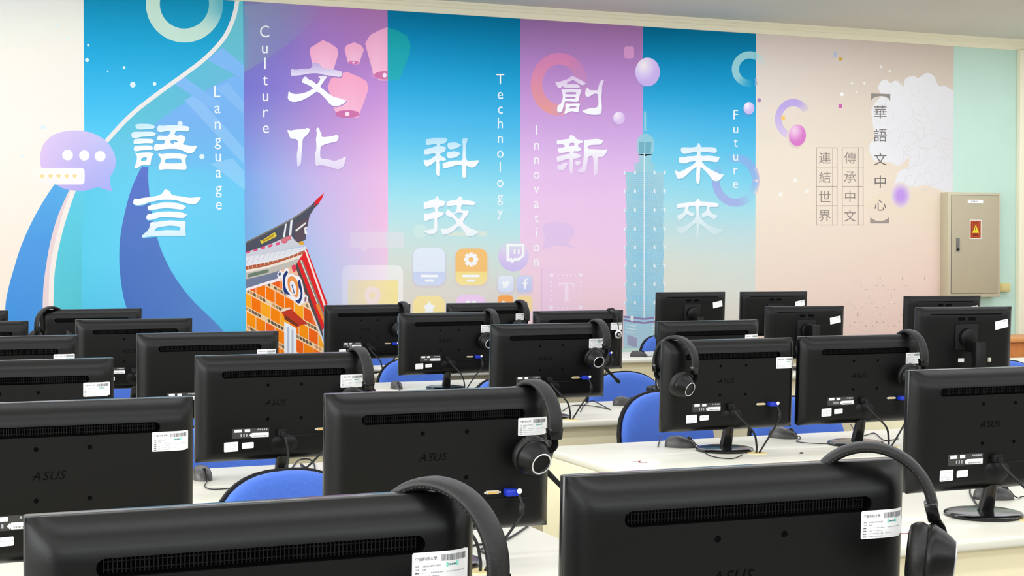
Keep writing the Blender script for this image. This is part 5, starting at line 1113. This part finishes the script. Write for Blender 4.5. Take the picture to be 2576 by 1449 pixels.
# ---------------------------------------------------------------- headsets hung over the monitors
HA, HB = .077, .080
def band_pt(phi, rad=0.0): return Vector((0, -(HA+rad)*math.sin(phi), (HB+rad)*math.cos(phi)-HB))
def make_headset(mic=False):
    r = empty('headset', (0, 0, 0))
    bm = bmesh.new(); S = []; n = 40
    for i in range(n+1):
        phi = math.radians(-98+196*i/n); rg = []
        for k in range(16):
            a = 2*math.pi*k/16; c, s = math.cos(a), math.sin(a); x = abs(c)**.75*.0180*(1 if c >= 0 else -1); h = .0070+abs(s)**.8*.0076*(1 if s >= 0 else -1)
            p = band_pt(phi, h); rg.append(bm.verts.new((x, p.y, p.z)))
        S.append(rg)
    for a, b in zip(S, S[1:]):
        for k in range(16): bm.faces.new((a[k], a[(k+1) % 16], b[(k+1) % 16], b[k]))
    bm.faces.new(S[0]); bm.faces.new(S[-1][::-1]); hb = smooth_angle(obj('headband', fix(bm), M_leather, r), 60)
    for s in (-1, 1):
        bm = bmesh.new()
        for i in range(46):
            q = [band_pt(math.radians(-90+180*(i+t)/46), .0040) for t in (0, .6)]
            add_tube(bm, [Vector((s*.0172, p.y, p.z)) for p in q], .0006, 4)
        obj('seam_stitching', fix(bm), M_stitch, hb)
    for sg in (1, -1):                                     # +1 hangs on the photographer's side
        e = Vector((0, -sg*(HA+.004), -HB*1.14))
        bm = bmesh.new(); add_box(bm, -.019, .019, -.0085, .0085, -.013, .014, .003)
        for v in bm.verts: v.co.x *= 1-.22*clamp((-v.co.z)/.013); v.co += e+Vector((0, 0, -.008))
        smooth_angle(obj('size_slider', bm, M_gloss, r), 40)
        path = catmull([e+Vector((0, 0, -.020)), e+Vector((-.001*sg, -sg*.004, -.030)), e+Vector((-.009*sg, -sg*.004, -.041)), e+Vector((-.025*sg, sg*.004, -.048))], 9)
        bm = bmesh.new(); rr = [.0064+.0014*((i//2) % 2) for i in range(len(path))]
        fine = []; fr = []
        for i in range(len(path)-1):
            for t in (0, .5): fine.append(Vector(path[i])+(Vector(path[i+1])-Vector(path[i]))*t); fr.append(.0060 if t == 0 else .0078)
        add_tube(bm, fine, fr, 12); smooth_angle(obj('ribbed_arm', fix(bm), M_matte, r), 60)
        c = e+Vector((-.042*sg, sg*.018, -.058)); ax = Vector((0, -sg*math.cos(.35), -math.sin(.35)))
        M = Matrix.Translation(c) @ ax.to_track_quat('Z', 'Y').to_matrix().to_4x4()
        bm = bmesh.new(); add_lathe(bm, [(0, -.006), (.040, -.006), (.0425, -.002), (.0425, .004), (.040, .008), (.036, .016), (.029, .026), (.0245, .031), (.0225, .033), (.0205, .0315), (.019, .029), (0, .0285)], 40, M)
        cup = smooth_angle(obj('ear_cup', fix(bm), M_shell, r), 35)
        bm = bmesh.new(); add_lathe(bm, [(.020, -.010), (.022, -.022), (.030, -.029), (.038, -.027), (.0425, -.020), (.0435, -.013), (.041, -.006), (.034, -.004)], 56, M)
        for v in bm.verts:
            q = M.inverted() @ v.co; a = math.atan2(q.y, q.x); f = 1+.012*math.sin(a*26); v.co = M @ Vector((q.x*f, q.y*f, q.z))
        smooth_angle(obj('ear_cushion', fix(bm), M_leather, cup), 60)
        bm = bmesh.new(); add_lathe(bm, [(.0212, .0325), (.0232, .0335), (.0245, .0322), (.0236, .0312), (.0212, .0325)], 40, M); ri = smooth_angle(obj('trim_ring', fix(bm), M_silver, cup), 60); ri['label'] = 'thin silver ring on the ear cup'
        if sg == -1 and mic:
            p0_ = M @ Vector((0, 0, .01))+Vector((.01, 0, -.022)); bm = bmesh.new(); d_ = Vector((.70, -.12, -.70))
            add_tube(bm, [p0_+d_*.02, p0_+d_*.05, p0_+d_*.105], [.0072, .0066, .0058], 10); add_lathe(bm, [(0, .014), (.006, .012), (.0085, .004), (.0085, -.008), (.005, -.013), (0, -.014)], 14, Matrix.Translation(p0_+d_*.115) @ d_.to_track_quat('Z', 'Y').to_matrix().to_4x4())
            smooth_angle(obj('microphone_arm', fix(bm), M_matte, r), 50)
    return r
H0 = make_headset(False); H1 = make_headset(True); _fh = {0: True, 1: True}
def hang(key, u, ang, label, mic=0, rx=0.0, ry=0.0, up=0.0):
    """hang a headset over the top edge of a monitor, u metres right of its middle"""
    src = H1 if mic else H0; o = src if _fh[mic] else copy_tree(src); _fh[mic] = False
    x, y, rz, dz = SEATS[key]; q = Matrix.Rotation(rz, 4, 'Z') @ Vector((u, -.010, TOPZ+dz))
    o.location = (x+q.x, y+q.y, DESK_Z+q.z+.004+up); o.rotation_euler = (rx, ry, rz+math.radians(ang)); tag(o, label, 'headset', 'black headsets hung on the monitors')
hang('M2', .214, 11, 'black headset with a silver-ringed ear cup and microphone arm on the centre monitor', 1)
hang('M3', .215, 4, 'black headset with a stub microphone pointing at the blue chair, middle of the photo', 1)
hang('M1', .205, 34, 'black padded headset arching over the nearest monitor at the bottom', 0, up=.0)
hang('R1', .172, 56, 'black headset with ribbed arm hanging past the right edge of the lower right monitor', 0, rx=-.25, up=.008)
hang('B3', .228, 6, 'black headset over the monitor left of centre, its band clamp beside the barcode sticker', 0)
hang('C4', .225, 3, 'black headset on the monitor under the technology lettering, half its cup showing', 0)
hang('C5a', .206, 2, 'small black headset top on the far monitor beside the printed brick gable', 0)
hang('C5b', .205, 8, 'small black headset on the far monitor under the app symbols', 0)
hang('R2', -.212, 24, 'black headset over the left corner of a right bank monitor, both ear cups showing', 0)
hang('R2b', .195, 3, 'black headset at the right corner of the monitor with the clear raised brand mark', 0)
hang('L6', -.200, -62, 'black headset hooked over the left corner of the far left monitor', 0)
for o in COL.objects:
    if o.get('category') == 'headset' and 'padded headset arching' in o.get('label', ''): o.scale = (1.06, 1.06, 1.06)
# the thin wire headset
x, y, rz, dz = SEATS['M4']
t = tag(empty('wire_headset', (x+.184, y-.018, DESK_Z+TOPZ+dz)), 'thin wire headset with a small silver-edged earpiece hanging down a monitor back', 'headset')
bm = bmesh.new(); add_tube(bm, catmull([(-.02, .03, -.03), (-.018, .018, .004), (0, 0, .006), (.012, -.018, -.004), (.020, -.030, -.03)], 8), .0035, 8); add_tube(bm, catmull([(.0, .03, -.03), (-.006, .014, .006), (.006, -.01, .006), (.014, -.026, -.03), (.018, -.034, -.075), (.02, -.036, -.10)], 8), .003, 8)
smooth_angle(obj('wire_band', fix(bm), M_cable, t), 60)
bm = bmesh.new(); Mx = Matrix.Translation((.018, -.034, -.125)) @ Vector((.1, -1, -.1)).to_track_quat('Z', 'Y').to_matrix().to_4x4()
add_lathe(bm, [(0, .010), (.009, .010), (.012, .006), (.021, .004), (.021, -.006), (0, -.006)], 28, Mx); ep = smooth_angle(obj('earpiece', fix(bm), M_matte, t), 40)
bm = bmesh.new(); add_lathe(bm, [(.0135, .0062), (.0205, .0052), (.0225, .003), (.0205, .001)], 28, Mx); smooth_angle(obj('trim_ring', fix(bm), M_silver, ep), 40)
bm = bmesh.new(); add_lathe(bm, [(0, .0118), (.0045, .0112), (.006, .010)], 16, Mx); smooth_angle(obj('ear_button', fix(bm), M_silver, ep), 40)
bm = bmesh.new(); add_tube(bm, catmull([(.018, -.036, -.142), (.016, -.04, -.19), (.0, -.045, -.26)], 6), .0016, 6); obj('headset_cord', fix(bm), M_cable, t, smooth=True)
# a headset lying on the desk behind the right bank
o = copy_tree(H0); q = dk(1650, 1004); o.location = (q.x, q.y, DESK_Z+.046); o.rotation_euler = (0, math.radians(90), math.radians(100)); tag(o, 'black headset lying on the desk beside the blue chair backs', 'headset')

# ---------------------------------------------------------------- small things on the desks
def number_card(p, label):
    bm = bmesh.new(); pts = rrect(-.048, -.048, .048, .048, .016)
    a = [bm.verts.new((q[0], q[1], 0)) for q in pts]; b = [bm.verts.new((q[0], q[1], .0032)) for q in pts]
    for i in range(len(pts)): j = (i+1) % len(pts); bm.faces.new((a[i], a[j], b[j], b[i]))
    bm.faces.new(b); bm.faces.new(a[::-1]); t = tag(empty('number_card', (p[0], p[1], DESK_Z)), label, 'card', 'white number cards on the desks')
    obj('card_plate', fix(bm), M_label, t)
    bm = bmesh.new(); gv, gf, b_ = glyph('2'); s = .05/CAP; mx_, my_ = (b_[0]+b_[1])/2, (b_[2]+b_[3])/2
    vs = [bm.verts.new((-(x-mx_)*s-.006, -(y_-my_)*s+.004, .0036)) for x, y_ in gv]
    for f in gf: bm.faces.new([vs[i] for i in f])
    obj('card_numeral', orient(bm, Vector((0, 0, 1))), M_red, t)
number_card(dk(1617, 1165), 'white number card on the desk left of the sideways mouse')
number_card(dk(2272, 1342), 'white number card half hidden by the headset at the lower right')
q = dk(2016, 1141); bm = bmesh.new(); rr = random.Random(6)
r_ = bmesh.ops.create_icosphere(bm, subdivisions=2, radius=.006)
for v in bm.verts: v.co = Vector((v.co.x*1.3*(.8+.4*rr.random()), v.co.y*.8*(.8+.4*rr.random()), max(0, v.co.z*.5+.002)))
tag(obj('dark_scrap', bm, M_dark, None, loc=(q.x, q.y, DESK_Z)), 'tiny dark scrap on the right desk below the mouse', 'scrap')

# ---------------------------------------------------------------- wall fittings and the wooden cabinet
M_cab = material('beige_cabinet_paint', (188, 178, 152), 0.5, 0.4, noise=0.02, nscale=8)
M_cabd = material('beige_cabinet_frame', (204, 194, 166), 0.45, 0.4)
M_sock = material('yellowed_plastic', (222, 206, 140), 0.5, 0.4)
M_orange = material('orange_warning_print', (206, 92, 40), 0.5, 0.3)
M_yel = material('yellow_warning_print', (240, 220, 50), 0.5, 0.3)
M_redl = material('dark_red_print', (130, 40, 20), 0.5, 0.3)
M_chrome = material('grey_metal', (120, 122, 124), 0.35, 0.5, metal=0.5)
M_wood = material('orange_wood', (206, 128, 62), 0.45, 0.4, rgb2=(188, 108, 48), nscale=9)
M_woodt = material('light_wood_top', (226, 158, 96), 0.4, 0.4, rgb2=(214, 144, 80), nscale=9)
DP = .10
a, b = on_wall(2385, 483, DP), on_wall(2516, 747, DP)
er = tag(empty('electrical_cabinet', (a.x, YW, b.z)), 'beige metal electrical cabinet with a warning sticker on the green wall', 'cabinet'); w, h = b.x-a.x, a.z-b.z
bm = bmesh.new(); add_box(bm, 0, w, -DP, -.0005, 0, h, .004); smooth_angle(obj('cabinet_box', bm, M_cabd, er), 40)
c0, c1 = on_wall(2394, 491, DP), on_wall(2509, 737, DP)
obj('door_gap', box(c0.x-a.x-.004, c1.x-a.x+.004, -DP-.001, -DP+.002, c1.z-b.z-.004, c0.z-b.z+.004), M_chrome, er)
dr = smooth_angle(obj('cabinet_door', box(c0.x-a.x, c1.x-a.x, -DP-.006, -DP, c1.z-b.z, c0.z-b.z, .002), M_cab, er), 40)
def onc(x0, y0, x1, y1): p, q = on_wall(x0, y0, DP+.006), on_wall(x1, y1, DP+.006); return p.x-a.x, q.x-a.x, q.z-b.z, p.z-b.z
x0, x1, z0, z1 = onc(2434.5, 502.5, 2472.5, 511.5); obj('name_plate', box(x0, x1, -DP-.009, -DP-.005, z0, z1), M_label, dr)
bm = bmesh.new()
for k in range(5): add_box(bm, x0+.035+k*.016, x0+.045+k*.016, -DP-.0096, -DP-.0088, z0+.010, z1-.008)
obj('plate_print', bm, M_inkl, dr)
x0, x1, z0, z1 = onc(2440, 553, 2468, 601); ws = obj('warning_sticker', box(x0, x1, -DP-.0075, -DP-.005, z0, z1), M_label, dr); ws['label'] = 'orange striped sticker with a yellow triangle'
bm = bmesh.new(); e = .006; X0, X1, Z0, Z1 = x0+e, x1-e, z0+e, z1-e; yy = -DP-.0082
def quad(pts, mi, y):
    f = bm.faces.new([bm.verts.new((p[0], y, p[1])) for p in pts]); f.material_index = mi
quad([(X0, Z0), (X1, Z0), (X1, Z1), (X0, Z1)], 0, yy)
win = [(X0, Z0), (X1, Z0), (X1, Z1), (X0, Z1)]
for k in range(-4, 14):
    zz = Z0+k*.016; p = clip_poly([(X0, zz-.05), (X1, zz+.03), (X1, zz+.037), (X0, zz-.043)], win)
    if len(p) > 2: quad(p, 2, yy-.0004)
xm, zm = (X0+X1)/2, (Z0+Z1)/2
quad([(xm-.036, zm-.03), (xm+.036, zm-.03), (xm, zm+.04)], 1, yy-.0009)
quad([(xm-.03, zm-.053), (xm+.03, zm-.053), (xm+.03, zm-.042), (xm-.03, zm-.042)], 2, yy-.0009); quad([(xm-.03, zm+.05), (xm+.03, zm+.05), (xm+.03, zm+.061), (xm-.03, zm+.061)], 2, yy-.0009)
quad([(xm-.004, zm+.018), (xm+.006, zm+.018), (xm+.001, zm+.003), (xm+.008, zm+.003), (xm-.004, zm-.02), (xm-.001, zm-.004), (xm-.008, zm-.004)], 2, yy-.0014)
obj('sticker_print', orient(bm), [M_orange, M_yel, M_redl], ws)
x0, x1, z0, z1 = onc(2405.5, 598.5, 2412.5, 632); hd = smooth_angle(obj('door_handle', box(x0, x1, -DP-.016, -DP-.004, z0, z1, .003), M_chrome, dr), 40)
obj('key_lock', box(x0+.004, x1-.004, -DP-.018, -DP-.015, z0+.008, z0+.024, .002), M_dark, hd)
p, q = on_wall(2516.5, 713, .04), on_wall(2541.5, 734, .04)
wr = tag(empty('wall_socket', (p.x, YW, q.z)), 'yellowed socket box right of the electrical cabinet', 'socket')
smooth_angle(obj('socket_box', box(0, q.x-p.x, -.04, 0, 0, p.z-q.z, .004), M_sock, wr), 40)
smooth_angle(obj('socket_cover', box(.012, q.x-p.x-.008, -.044, -.038, .012, p.z-q.z-.012, .003), M_sock, wr), 40)
# wooden cabinet by the right wall
cyf = 9.75; k0 = ray(2524, 870); X0 = k0.x*cyf/k0.y; zt_ = (lambda d: EYE+d.z*cyf/d.y)(ray(2550, 851)); X1 = X0+.62
wc = tag(empty('wooden_cabinet', (X0, cyf, 0)), 'orange wooden drawer cabinet at the right photo edge', 'cabinet')
smooth_angle(obj('cabinet_body', box(0, X1-X0, .012, .5, 0, zt_-.035, .003), M_wood, wc), 40)
smooth_angle(obj('cabinet_top', box(-.02, X1-X0+.02, -.012, .52, zt_-.035, zt_, .006), M_woodt, wc), 40)
for zz in (zt_-.26, zt_-.48):
    dw = smooth_angle(obj('drawer', box(.04, X1-X0-.04, -.004, .014, zz, zz+.19, .004), M_wood, wc), 40)
    bm = bmesh.new(); add_lathe(bm, [(0, .024), (.012, .023), (.015, .017), (.009, .008), (.008, 0)], 18, Matrix.Translation((.115, -.004, zz+.07)) @ Matrix.Rotation(math.radians(90), 4, 'X')); smooth_angle(obj('drawer_knob', fix(bm), M_wood, dw), 50)
